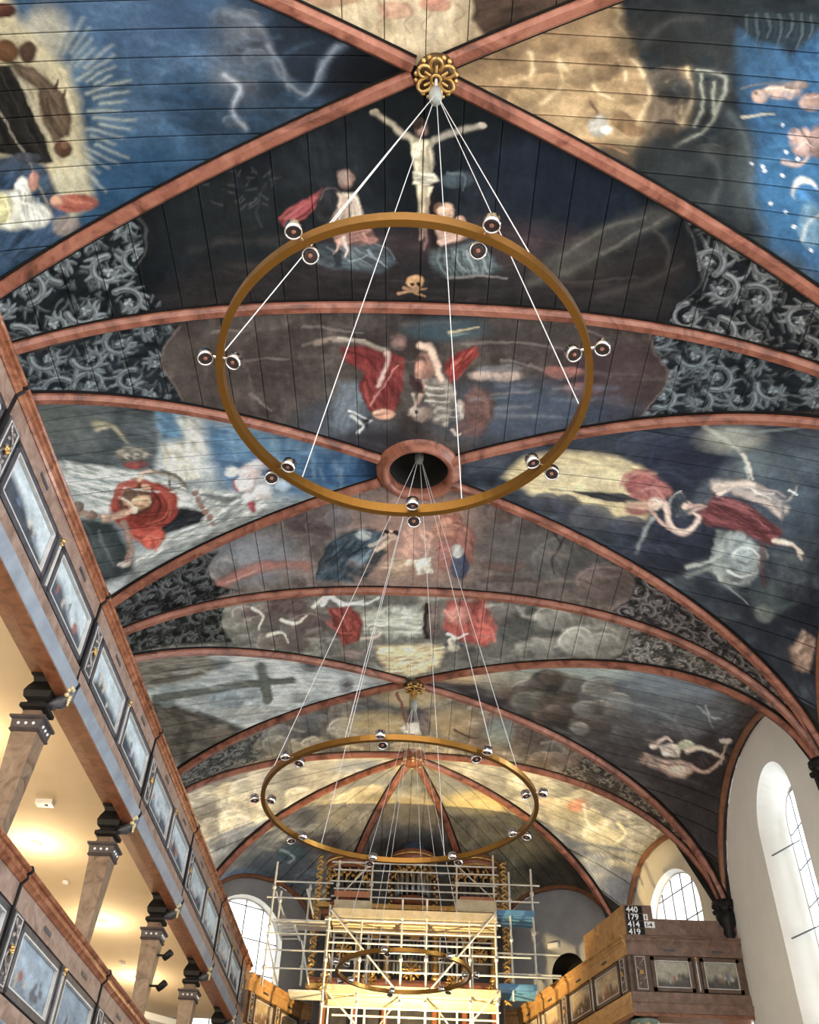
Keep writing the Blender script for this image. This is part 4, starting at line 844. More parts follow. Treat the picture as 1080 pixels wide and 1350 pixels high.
L(w, [(368,288),(380,276),(400,270),(414,260)], 5, (182,86,84), 0.7); L(w, [(384,290),(402,282),(416,266)], 4, (104,40,46), 0.7); E(w, 434, 266, 13, 19, (46,46,52)); L(w, [(421,262),(428,250),(440,247),(450,254)], 3, (104,92,92), 0.7); E(w, 453, 233, 9, 9, (150,126,116)); E(w, 458, 240, 5, 5, (176,140,122), 0.9); L(w, [(456,258),(470,264),(474,282)], 6, (206,194,172), 0.9); L(w, [(452,262),(456,284)], 5, (196,160,138), 0.9); L(w, [(462,268),(460,288)], 3, (128,112,98), 0.8)
L(w, [(452,314),(458,326),(456,338)], 6, (206,186,172), 0.9, 4); L(w, [(470,312),(488,320),(498,316)], 6, (176,116,108), 0.8); L(w, [(486,330),(496,342),(508,350)], 4, (130,146,156), 0.8); L(w, [(462,344),(476,340),(486,336)], 3, (140,152,158), 0.7); L(w, [(494,322),(512,328),(522,342)], 3, (112,124,132), 0.7); L(w, [(420,346),(434,352),(448,350)], 4, (90,98,104), 0.7); G(w, [(440,332),(450,328),(452,354),(442,354)], (40,44,50), 0.8, 3)
for k in range(6): L(w, [(590+8*k,330),(594+9*k,346),(604+8*k,358)], 3, (150,162,162) if k % 2 else (60,72,76), 0.7, 2)
L(w, [(582,320),(598,316),(614,306)], 6, (206,166,150), 0.9, 5); E(w, 586, 278, 9, 8, (204,166,138)); E(w, 606, 290, 5, 5, (190,156,128)); L(w, [(556,302),(562,318),(560,330)], 6, (140,104,100), 0.7)
w = 'C3b'
G(w, [(478,812),(520,808),(558,814),(558,838),(520,836),(480,834)], (176,178,162), 0.8, 4); G(w, [(560,796),(580,798),(580,838),(560,838)], (120,90,84), 0.6, 4); L(w, [(562,797),(562,839)], 5, (46,34,32), 0.95, 5); L(w, [(586,806),(598,816),(608,808)], 6, (214,140,124), 0.8); L(w, [(630,824),(648,828),(654,846)], 7, (204,100,82), 0.85); L(w, [(590,836),(604,842),(616,836)], 4, (224,222,212), 0.8); L(w, [(596,846),(612,850)], 4, (120,120,116), 0.8); E(w, 598, 854, 8, 5, (190,180,156), 0.8); L(w, [(436,806),(452,820),(458,838)], 4, (104,40,36), 0.8); L(w, [(430,820),(446,832),(462,834)], 4, (174,84,72), 0.8); L(w, [(424,796),(432,786),(442,792),(462,796),(478,792)], 5, (216,214,204), 0.9); L(w, [(486,836),(490,826),(506,828)], 2.5, (90,84,78), 0.8); L(w, [(500,860),(530,864),(570,858)], 4, (226,208,164), 0.7); L(w, [(538,880),(550,876)], 2, (150,120,80), 0.8)
w = 'C2f'
L(w, [(420,756),(424,736),(440,716),(466,702),(496,698)], 4, (44,58,68), 0.8); L(w, [(462,734),(476,724),(490,722)], 3, (30,42,50), 0.8); E(w, 480, 706, 9, 7, (156,166,166)); L(w, [(486,720),(500,714),(512,704)], 5, (196,184,164), 0.8); E(w, 510, 702, 4, 3, (60,44,40)); E(w, 522, 703, 4, 3.5, (60,44,40)); E(w, 518, 708, 5, 4, (214,176,150)); E(w, 588, 688, 9, 7, (196,136,108)); L(w, [(586,680),(598,684),(608,694)], 5, (160,92,70), 0.8); L(w, [(606,698),(618,716),(624,740)], 6, (150,98,84), 0.8); E(w, 604, 730, 7, 7, (186,184,180)); G(w, [(546,738),(568,734),(568,752),(550,756)], (220,208,190), 0.9, 2); L(w, [(556,700),(570,706),(560,722)], 8, (216,160,138), 0.7)
# overall mottling of old paint and slight brightening of the light far webs
PAINT *= (0.70+0.60*fbm(SX*5.0+3, SY*5.0-8, 5, 0.7))[:, None]
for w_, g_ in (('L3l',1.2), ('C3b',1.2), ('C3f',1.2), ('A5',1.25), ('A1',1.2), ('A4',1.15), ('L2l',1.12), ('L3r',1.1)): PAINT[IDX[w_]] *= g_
_l = PAINT@np.array([0.25, 0.6, 0.15])
PAINT = np.clip((PAINT*0.66+_l[:, None]*0.34)*PAINT_GAIN, 0.001, 0.85)
PAINT = np.clip(1.38*PAINT**1.16, 0.003, 0.85)
print('plank verts', len(ALLV), 'planks', len(PLANKS))
mat_noise('ochre_wood', [(0.3, (0.30,0.15,0.05)), (0.5, (0.45,0.25,0.10)), (0.7, (0.55,0.34,0.15))], 4.0, 0.4, detail=7, dist=1.0)
mat_noise('dark_oak', [(0.3, (0.10,0.055,0.038)), (0.5, (0.17,0.10,0.072)), (0.7, (0.24,0.15,0.115))], 5.0, 0.45, detail=7, dist=1.0)
m, nt, b = new_mat('lamp_glass')
b.inputs['Emission Color'].default_value = (1, 0.85, 0.6, 1); b.inputs['Emission Strength'].default_value = 6.0
mat_noise('number_white', [(0.3, (0.80,0.80,0.80)), (0.7, (0.88,0.88,0.88))], 8, 0.5, bmp=0)
mat_noise('gallery_plaster', [(0.35, (0.67,0.54,0.38)), (0.65, (0.73,0.60,0.44))], 0.8, 0.85, bmp=0.03)
mat_noise('hub_grey', [(0.3, (0.22,0.23,0.22)), (0.7, (0.34,0.35,0.33))], 8, 0.7)
mat_noise('capital_dark', [(0.3, (0.03,0.024,0.028)), (0.7, (0.07,0.055,0.06))], 8, 0.4)
mat_noise('gilt_pale', [(0.3, (0.45,0.34,0.17)), (0.7, (0.70,0.60,0.38))], 12, 0.4, metal=0.3)
mat_noise('brown_frame', [(0.3, (0.06,0.035,0.022)), (0.7, (0.14,0.085,0.055))], 8, 0.4)
mat_noise('gold_dark', [(0.3, (0.05,0.025,0.01)), (0.7, (0.14,0.08,0.03))], 12, 0.5, metal=0.4)
# ------------------------------------------------------------------ planks become objects
def mesh_np(name, V, F, smooth):
    me = bpy.data.meshes.new(name)
    me.vertices.add(len(V)); me.vertices.foreach_set('co', np.ascontiguousarray(V, np.float32).ravel())
    me.loops.add(F.size); me.loops.foreach_set('vertex_index', np.ascontiguousarray(F, np.int32).ravel())
    me.polygons.add(len(F)); me.polygons.foreach_set('loop_start', np.arange(0, F.size, 4, dtype=np.int32))
    me.polygons.foreach_set('use_smooth', smooth)
    me.update(calc_edges=True)
    return me

def plank_mesh(g, rgb, c, out, web):
    m, n, _ = g.shape
    V = g.reshape(-1, 3)
    idx = np.arange(m*n).reshape(m, n)
    F = np.stack([idx[:-1, :-1], idx[1:, :-1], idx[1:, 1:], idx[:-1, 1:]], 2).reshape(-1, 4)
    hole = False
    if web in ('C2b', 'C2f', 'L2l', 'L2r'):
        cen = V[F].mean(1)
        keep = np.hypot(cen[:, 0]-OCULUS[0], cen[:, 1]-OCULUS[1]) > 0.62
        if not keep.all(): F = F[keep]; hole = True
    if len(F) == 0: return None
    # downward facing
    a = V[F[:, 1]]-V[F[:, 0]]; b = V[F[:, 3]]-V[F[:, 0]]
    nz = (a[:, 0]*b[:, 1]-a[:, 1]*b[:, 0]).sum()
    if nz > 0: F = F[:, ::-1]
    sm = np.ones(len(F), bool)
    loop = np.concatenate([idx[:, 0], idx[-1, 1:], idx[-2::-1, -1], idx[0, -2:0:-1]])
    nv = len(V)
    if not hole:
        o = np.array(out, float); o = o/np.linalg.norm(o)*0.03
        V = np.concatenate([V, V[loop]+o])
        L = len(loop); j = np.arange(L); k = (j+1) % L
        S = np.stack([loop[j], loop[k], nv+k, nv+j], 1)
        F = np.concatenate([F, S]); sm = np.concatenate([sm, np.zeros(L, bool)])
        rgb = np.concatenate([rgb, rgb[loop]*0.5])
    me = mesh_np('plank', V, F, sm)
    at = me.attributes.new('paint', 'FLOAT_COLOR', 'POINT')
    at.data.foreach_set('color', np.concatenate([rgb, np.ones((len(rgb), 1))], 1).astype(np.float32).ravel())
    return me

m, nt, b = new_mat('painted_boards')
at = nt.nodes.new('ShaderNodeAttribute'); at.attribute_name = 'paint'
f1 = noise(nt, 14.0, 6, 0.7, 0.6)
f2 = noise(nt, 70.0, 4, 0.7, 0.3)
mp = nt.nodes.new('ShaderNodeMapRange'); mp.inputs[1].default_value = 0.3; mp.inputs[2].default_value = 0.7
mp.inputs[3].default_value = 0.80; mp.inputs[4].default_value = 1.20
nt.links.new(f1, mp.inputs[0])
mp2 = nt.nodes.new('ShaderNodeMapRange'); mp2.inputs[1].default_value = 0.3; mp2.inputs[2].default_value = 0.7
mp2.inputs[3].default_value = 0.90; mp2.inputs[4].default_value = 1.10
nt.links.new(f2, mp2.inputs[0])
mm = nt.nodes.new('ShaderNodeMath'); mm.operation = 'MULTIPLY'
nt.links.new(mp.outputs[0], mm.inputs[0]); nt.links.new(mp2.outputs[0], mm.inputs[1])
vm = nt.nodes.new('ShaderNodeVectorMath'); vm.operation = 'SCALE'
nt.links.new(at.outputs['Color'], vm.inputs[0]); nt.links.new(mm.outputs[0], vm.inputs['Scale'])
nt.links.new(vm.outputs[0], b.inputs['Base Color'])
b.inputs['Roughness'].default_value = 0.6
b.inputs['Specular IOR Level'].default_value = 0.12
bump(nt, b, f2, 0.06, 0.01)

# the ceiling: a coarse outer shell, with the webs (each with its own boards) and ribs as parts
sh = MB()
sh.box((XC, 15.5, ZR+0.95), (2*VA+3, 33, 0.2))
ceiling = sh.build('ceiling', MATS['backing'], None, base=(XC, 15, ZS))
tag(ceiling, kind='structure')

WEBLAB = {
 'C1b': 'pale gold board web with rosy figures', 'C1f': 'dark board web painted with a crucifixion between mourners',
 'L1l': 'deep blue board web with radiant figures', 'L1r': 'board web with golden clouds opening onto a blue starry sky',
 'C2b': 'brown board web painted with two red cloaked figures in stormy water', 'L2l': 'board web with a red cloaked man and white drapery',
 'L2r': 'board web with falling red robed figures and yellow light', 'C2f': 'rosy board web with a group of seated figures',
 'C3b': 'board web with red robed figures around a golden cloud', 'L3l': 'board web painted with a long grey cross',
 'L3r': 'brown board web with two pale wrestling figures', 'C3f': 'cloudy board web with brown grey figures'}
BACK = []
webs = {}
def web_object(web):
    """thin dark lining above the boards of one web, the parent of the boards"""
    s = MB()
    pts = [p for p in PLANKS if p['web'] == web]
    for p in pts:
        g = p['g']; mI = [0, g.shape[0]-1]; nI = sorted(set(np.linspace(0, g.shape[1]-1, 26).astype(int)))
        q = g[np.ix_(mI, nI)].copy(); q[..., 2] += 0.10
        # overlap to the next board so that no light gets through the joint
        d = q[1]-q[0]; q[0] -= d*0.02; q[1] += d*0.02
        k = len(nI)
        vs = list(q[0])+list(q[1])
        fs = []
        for i in range(k-1):
            c = (np.array(vs[i])+np.array(vs[i+1])+np.array(vs[k+i])+np.array(vs[k+i+1]))/4
            if web[1] == '2' and np.hypot(c[0]-OCULUS[0], c[1]-OCULUS[1]) < 0.95: continue
            fs.append((i, i+1, k+i+1, k+i))
        if fs: s.add(vs, fs)
    o = s.build('vault_web', MATS['backing'], ceiling)
    lab = WEBLAB.get(web)
    if lab: o['label'] = lab
    return o
for p in PLANKS:
    if p['web'] not in webs: webs[p['web']] = web_object(p['web'])
off = 0
for p in PLANKS:
    nv = p['g'].shape[0]*p['g'].shape[1]
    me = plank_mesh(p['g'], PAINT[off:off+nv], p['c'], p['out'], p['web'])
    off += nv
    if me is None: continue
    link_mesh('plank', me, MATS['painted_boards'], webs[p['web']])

# ------------------------------------------------------------------ ribs
RIBP = [(-0.105, -0.06), (-0.105, 0.06), (-0.095, 0.075), (-0.055, 0.13), (0.055, 0.13), (0.095, 0.075), (0.105, 0.06), (0.105, -0.06)]
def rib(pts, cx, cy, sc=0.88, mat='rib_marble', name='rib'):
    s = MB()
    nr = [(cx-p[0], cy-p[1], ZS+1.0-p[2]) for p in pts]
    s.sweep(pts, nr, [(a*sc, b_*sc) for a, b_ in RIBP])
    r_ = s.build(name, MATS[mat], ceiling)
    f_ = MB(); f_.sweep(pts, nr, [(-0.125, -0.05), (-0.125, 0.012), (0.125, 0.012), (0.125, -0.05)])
    f_.build('rib_fillet', MATS['ebony'], r_)  # black strip added along the rib for the dark gap and shade beside it
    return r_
thr = np.sin(np.linspace(0, PI/2, 40))
def spoke(K, Va, r0=0.03):
    K = np.array(K); Va = np.array(Va); out = []
    for r in thr:
        if r < r0: r = r0
        p = K+(Va-K)*r
        out.append((p[0], p[1], float(Parch(np.array([r*VA]))[0])))
    o2 = [out[0]]
    for q in out[1:]:
        if np.linalg.norm(np.array(q)-np.array(o2[-1])) > 0.02: o2.append(q)
    return o2
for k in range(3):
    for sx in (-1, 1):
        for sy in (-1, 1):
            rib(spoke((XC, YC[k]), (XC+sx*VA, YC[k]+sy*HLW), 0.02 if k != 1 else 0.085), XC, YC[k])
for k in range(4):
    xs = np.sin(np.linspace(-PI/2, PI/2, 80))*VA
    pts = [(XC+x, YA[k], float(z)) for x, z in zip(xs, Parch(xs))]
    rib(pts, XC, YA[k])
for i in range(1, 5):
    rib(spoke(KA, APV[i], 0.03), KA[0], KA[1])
def wall_arch(K, Va, Vb, sc=0.62):
    K = np.array(K); Va = np.array(Va); Vb = np.array(Vb); M = (Va+Vb)/2; out = []
    for f in np.sin(np.linspace(-PI/2, PI/2, 60)):
        p = K+0.985*(M-K)+f*0.985*(Vb-Va)/2
        out.append((p[0], p[1], float(Hweb(np.array([0.985*VA]), np.array([abs(f)]))[0])))
    c = K+(M-K)*0.9
    s = MB()
    nr = [(c[0]-p[0], c[1]-p[1], ZS-p[2]-0.5) for p in out]
    s.sweep(out, nr, [(a*sc, b_*sc) for a, b_ in RIBP])
    return s.build('wall_rib', MATS['arch_trim'], ceiling)
for k in range(3):
    for sx in (-1, 1):
        wall_arch((XC, YC[k]), (XC+sx*VA, YC[k]-HLW), (XC+sx*VA, YC[k]+HLW))
for i in range(5): wall_arch(KA, APV[i], APV[i+1])

# oculus in the second bay: moulded rim and a dark shaft above it
s = MB()
zo = ZR-0.02
s.lathe([(0.55, 0.10), (0.53, 0.02), (0.55, -0.08), (0.60, -0.13), (0.66, -0.12), (0.69, -0.06), (0.74, -0.05), (0.78, 0.0), (0.80, 0.08), (0.80, 0.14)], (OCULUS[0], OCULUS[1], zo), 48)
s.f = s.f[:-2]; s.sm = s.sm[:-2]
rim = s.build('oculus_rim', MATS['rib_marble'], ceiling)
s = MB()
s.lathe([(0.60, 0.0), (0.60, 0.6), (0.01, 0.62)], (OCULUS[0], OCULUS[1], zo+0.02), 40)
s.f = [f for f in s.f if len(f) == 4]; s.sm = [True]*len(s.f)
s.build('oculus_shaft', MATS['backing'], ceiling)

# carved bosses at the crossings
def rosette(c, R, name, petals=6, drop=False):
    s = MB()
    s.lathe([(R*0.30, 0.04), (R*0.98, 0.02), (R*0.9, -0.05), (R*0.3, -0.10), (0.01, -0.12)], c, 28)
    core = s.build(name, MATS['gold_dark'], ceiling)
    for k in range(petals):
        a = 2*PI*k/petals+PI/2
        q = MB(); ca, sa = math.cos(a), math.sin(a)
        pts = []
        for j in range(15):
            t = 2*PI*j/14
            rr = R*0.60+R*0.33*math.cos(t); w = R*0.27*math.sin(t)
            pts.append((c[0]+ca*rr-sa*w, c[1]+sa*rr+ca*w, c[2]-0.10-0.03*math.cos(t)))
        q.tube(pts, R*0.085, 6, cap=False)
        q.tube([(c[0]+ca*R*0.3, c[1]+sa*R*0.3, c[2]-0.13), (c[0]+ca*R*0.62, c[1]+sa*R*0.62, c[2]-0.12)], R*0.07, 6)
        q.build('petal', MATS['gold'], core)
        e = MB(); a2 = a+PI/petals
        for d in (-0.16, 0.16):
            x, y = c[0]+math.cos(a2+d)*R*0.93, c[1]+math.sin(a2+d)*R*0.93
            e.ball((x, y, c[2]-0.07), R*0.13, 8)
        e.build('leaf_tip', MATS['gold'], core)
    q = MB(); pts = [(c[0]+R*0.22*math.cos(t), c[1]+R*0.22*math.sin(t), c[2]-0.15) for t in np.linspace(0, 2*PI, 15)]
    q.tube(pts, R*0.07, 6, cap=False); q.ball((c[0], c[1], c[2]-0.14), R*0.09, 8)
    q.build('heart', MATS['gold'], core)
    if drop:
        q = MB(); q.lathe([(0.02, -0.1), (0.09, -0.2), (0.05, -0.32), (0.08, -0.42), (0.01, -0.55)], c, 12)
        q.build('drop', MATS['gold'], core)
    return core
rosette((XC+0.14, YC[0], ZR-0.12), 0.27, 'boss')
rosette((XC+0.1, YC[2], ZR-0.12), 0.24, 'boss', drop=True)
s = MB(); s.lathe([(0.10, -0.30), (0.22, -0.27), (0.30, -0.2), (0.26, -0.1), (0.34, -0.02), (0.34, 0.1)], (KA[0], KA[1]-0.05, ZR), 24)
kb = s.build('boss', MATS['rail_wood'], ceiling)
for k in range(8):
    a = 2*PI*k/8
    q = MB(); q.ball((KA[0]+0.28*math.cos(a), KA[1]-0.05+0.28*math.sin(a), ZR-0.22), 0.05, 8)
    q.build('bead', MATS['gold'], kb)
# ------------------------------------------------------------------ walls, floor, windows
m, nt, b = new_mat('pane_glass')
nt.nodes.remove(b)
tr = nt.nodes.new('ShaderNodeBsdfTransparent'); tr.inputs[0].default_value = (0.95, 0.98, 1, 1)
gl = nt.nodes.new('ShaderNodeBsdfGlossy'); gl.inputs['Roughness'].default_value = 0.05
mx = nt.nodes.new('ShaderNodeMixShader'); mx.inputs[0].default_value = 0.06
nt.links.new(tr.outputs[0], mx.inputs[1]); nt.links.new(gl.outputs[0], mx.inputs[2])
nt.links.new(mx.outputs[0], nt.nodes['Material Output'].inputs[0])

mat_noise('bar_grey', [(0.3, (0.10,0.10,0.11)), (0.7, (0.16,0.16,0.17))], 8, 0.5, bmp=0)
def fill_loops(loops, fn):
    """flat wall with holes: loops of (s, z), fn maps them to 3-d"""
    bm = bmesh.new(); ed = []
    for lp in loops:
        vs = [bm.verts.new(fn(s, z)) for s, z in lp]
        ed += [bm.edges.new((vs[i], vs[(i+1) % len(vs)])) for i in range(len(vs))]
    bmesh.ops.triangle_fill(bm, use_beauty=True, use_dissolve=False, edges=ed)
    me = bpy.data.meshes.new('wall'); bm.to_mesh(me); bm.free()
    return me

def arch_loop(c, hw, z0, zs, n=20):
    return [(c-hw, z0)]+[(c-hw*math.cos(t), zs+hw*math.sin(t)) for t in np.linspace(0, PI, n)]+[(c+hw, z0)]

def clip_convex(poly, clip):
    out = list(poly); n = len(clip)
    area = sum(clip[i][0]*clip[(i+1) % n][1]-clip[(i+1) % n][0]*clip[i][1] for i in range(n))
    sg = 1 if area > 0 else -1
    for i in range(n):
        a, c = clip[i], clip[(i+1) % n]; inp = out; out = []
        side = lambda p: sg*((c[0]-a[0])*(p[1]-a[1])-(c[1]-a[1])*(p[0]-a[0]))
        for j in range(len(inp)):
            p, q = inp[j], inp[(j+1) % len(inp)]
            sp_, sq = side(p), side(q)
            if sp_ >= 0: out.append(p)
            if (sp_ >= 0) != (sq >= 0):
                t = sp_/(sp_-sq); out.append((p[0]+t*(q[0]-p[0]), p[1]+t*(q[1]-p[1])))
        if not out: return []
    return out

WN = [0]
def make_window(P0, e, nout, c, hw_in, zs_in, hw_g, zs_g, z0, depth, cols=4, rowh=0.8, label=None):
    """splayed arched window: P0 + s*e along the wall, nout = outward normal"""
    WN[0] += 1
    P0 = np.array(P0, float); e = np.array(e, float); nout = np.array(nout, float)
    fn = lambda s, z, d=0.0: (P0[0]+e[0]*s+nout[0]*d, P0[1]+e[1]*s+nout[1]*d, z)
    li = arch_loop(c, hw_in, z0-0.5, zs_in); lg = arch_loop(c, hw_g, z0, zs_g)
    n = len(li); s = MB()
    vs = [fn(a, z) for a, z in li]+[fn(a, z, depth) for a, z in lg]+[fn(a, z, depth+0.25) for a, z in lg]
    s.add(vs, [(i, (i+1) % n, n+(i+1) % n, n+i) for i in range(n)]+[(n+i, n+(i+1) % n, 2*n+(i+1) % n, 2*n+i) for i in range(n)])
    w = s.build('window_%d' % WN[0], MATS['plaster'], None)
    tag(w, kind='structure')
    f = MB()
    f.tube([fn(a, z, depth+0.06) for a, z in lg]+[fn(*lg[0], depth+0.06)], 0.045, 6, cap=False)
    f.build('window_frame', MATS['white_metal'], w)
    xs = np.linspace(c-hw_g, c+hw_g, cols+1); zt = zs_g+hw_g
    for x in xs[1:-1]:
        top = zs_g+math.sqrt(max(hw_g**2-(x-c)**2, 0))
        f = MB(); f.tube([fn(x, z0, depth+0.06), fn(x, top, depth+0.06)], 0.02, 6)
        f.build('glazing_bar', MATS['bar_grey'], w)
    zz = list(np.arange(z0, zt, rowh))
    for z in zz[1:]:
        hh = hw_g if z < zs_g else math.sqrt(max(hw_g**2-(z-zs_g)**2, 0.01))
        f = MB(); f.tube([fn(c-hh, z, depth+0.05), fn(c+hh, z, depth+0.05)], 0.017, 6)
        f.build('saddle_bar', MATS['bar_grey'], w)
    zz.append(zt+0.02)
    for i in range(cols):
        for j in range(len(zz)-1):
            r = clip_convex([(xs[i], zz[j]), (xs[i+1], zz[j]), (xs[i+1], zz[j+1]), (xs[i], zz[j+1])], lg)
            if len(r) < 3: continue
            g = MB(); g.prism([fn(a, z, depth+0.06) for a, z in r], tuple(nout*0.006)+(0,))
            g.build('pane', MATS['pane_glass'], w)
    return li

def wall_loop_nave():
    """outline of a side wall: down to the floor, wall arches on top"""
    lp = [(YA[0], 0), (YA[3], 0)]
    for k in (2, 1, 0):
        for f in np.sin(np.linspace(PI/2, -PI/2, 40)):
            lp.append((YC[k]+f*HLW, float(Hweb(np.array([VA]), np.array([abs(f)]))[0])))
    return lp

holes = []
for k in range(3):
    holes.append(make_window((XC+VA, 0), (0, 1), (1, 0), YC[k]-0.45, 1.12, CZ+8.72, 0.66, CZ+8.75, CZ+2.6, 0.45, 3, 0.75))
for k in range(3):
    w_ = bpy.data.objects['window_%d' % (k+1)]
    for z in (CZ+8.3, CZ+6.6, CZ+4.9):
        MB().tube([(XC+VA+0.12, YC[k]-0.45+1.0, z), (XC+VA+0.48, YC[k]-0.45+0.2, z+0.02)], 0.016, 6).build('stay_bar', MATS['bar_grey'], w_)
me = fill_loops([wall_loop_nave()]+holes, lambda s, z: (XC+VA, s, z))
tag(link_mesh('wall_right', me, MATS['plaster']), kind='structure')
me = fill_loops([wall_loop_nave()], lambda s, z: (XC-VA, s, z))
tag(link_mesh('wall_left', me, MATS['cream_plaster']), kind='structure')

def apse_wall(i, mat, win=None, door=None):
    Va = np.array(APV[i]); Vb = np.array(APV[i+1]); L = np.hypot(*(Vb-Va)); e = (Vb-Va)/L
    no = np.array([e[1], -e[0]]); M = (Va+Vb)/2
    if no@(M-KA) < 0: no = -no
    lp = [(0, 0), (L, 0)]
    for f in np.sin(np.linspace(PI/2, -PI/2, 40)):
        lp.append((L/2+f*L/2, float(Hweb(np.array([VA]), np.array([abs(f)]))[0])))
    loops = [lp]
    if win: loops.append(make_window(Va, e, no, *win))
    if door:
        c, hw, z0, zs, dep = door
        dl = arch_loop(c, hw, z0, zs); loops.append(dl)
        s = MB(); n = len(dl)
        f3 = lambda s_, z, d: (Va[0]+e[0]*s_+no[0]*d, Va[1]+e[1]*s_+no[1]*d, z)
        vs = [f3(a, z, 0) for a, z in dl]+[f3(a, z, dep) for a, z in dl]
        s.add(vs, [(k, (k+1) % n, n+(k+1) % n, n+k) for k in range(n)]+[tuple(range(n, 2*n))])
        d_ = s.build('door_1', MATS['ebony']); tag(d_, kind='structure')
    me = fill_loops(loops, lambda s_, z: (Va[0]+e[0]*s_, Va[1]+e[1]*s_, z))
    o = link_mesh('wall_apse', me, MATS[mat]); tag(o, kind='structure')
apse_wall(0, 'cream_plaster', win=(2.35, 1.27, CZ+8.74, 1.22, CZ+8.74, CZ+5.5, 0.16, 5, 0.8))
apse_wall(1, 'grey_plaster', door=(1.93, 0.52, CZ+6.0, CZ+8.4, 0.8))
apse_wall(2, 'grey_plaster')
apse_wall(3, 'grey_plaster', win=(2.8, 1.25, CZ+9.0, 1.2, CZ+9.0, CZ+5.5, 0.16, 4, 0.9))
apse_wall(4, 'cream_plaster', win=(2.4, 1.2, CZ+8.95, 1.0, CZ+8.92, CZ+5.5, 0.3, 4, 0.9))
s = MB(); s.box((XC, 9.0, -0.1), (18, 46, 0.2))
tag(s.build('floor', MATS['floor_stone']), kind='structure')
# ------------------------------------------------------------------ galleries
def panel_colors(U, V, seed, sky=(0.42,0.47,0.50), ground=(0.05,0.058,0.072), warm=0.0):
    """a small landscape with figures, one colour per grid vertex"""
    r = np.random.default_rng(seed)
    N = fbm(U*5+seed*7.1, V*4+seed*3.3, 5); N2 = fbm(U*13+seed, V*11-seed, 4)
    sky = np.array(sky)*r.uniform(0.8, 1.15); ground = np.array(ground)*r.uniform(0.8, 1.4)
    hz = 0.42+0.35*(fbm(U*2.3+seed*1.7, U*0+seed, 3)-0.5)*2
    t = np.clip((V-hz)/0.25+0.5, 0, 1)[:, None]
    C = ground*(0.6+0.9*N2[:, None])*(1-t)+sky*(0.6+0.8*N[:, None])*t
    for i in range(r.integers(5, 10)):
        cx, cy = r.uniform(0.15, 0.85), r.uniform(0.2, 0.55)
        rx, ry = r.uniform(0.02, 0.06), r.uniform(0.06, 0.16)
        col = np.array([(0.50,0.46,0.42), (0.32,0.11,0.08), (0.13,0.17,0.25), (0.42,0.38,0.30), (0.08,0.07,0.07)][r.integers(0, 5)])
        d = ((U-cx+0.05*(N2-0.5))/rx)**2+((V-cy)/ry)**2
        a = np.clip(1.4-d, 0, 1)[:, None]*0.8
        C = C*(1-a)+col*(0.7+0.6*N2[:, None])*a
    if warm: C = C*np.array([1+warm, 1.0, 1-warm*0.7])
    return C

def painting_mesh(name, fn, s0, s1, z0, z1, n_, seed, **kw):
    nu, nv = 36, 22
    u = np.linspace(0, 1, nu); v = np.linspace(0, 1, nv)
    U, V = np.meshgrid(u, v, indexing='ij')
    P = np.array([[fn(s0+(s1-s0)*a, n_, z0+(z1-z0)*b_) for b_ in v] for a in u]).reshape(-1, 3)
    idx = np.arange(nu*nv).reshape(nu, nv)
    F = np.stack([idx[:-1, :-1], idx[1:, :-1], idx[1:, 1:], idx[:-1, 1:]], 2).reshape(-1, 4)
    me = mesh_np(name, P, F, np.zeros(len(F), bool))
    C = panel_colors(U.ravel(), V.ravel(), seed, **kw)
    at = me.attributes.new('paint', 'FLOAT_COLOR', 'POINT')
    at.data.foreach_set('color', np.concatenate([C, np.ones((len(C), 1))], 1).astype(np.float32).ravel())
    return me

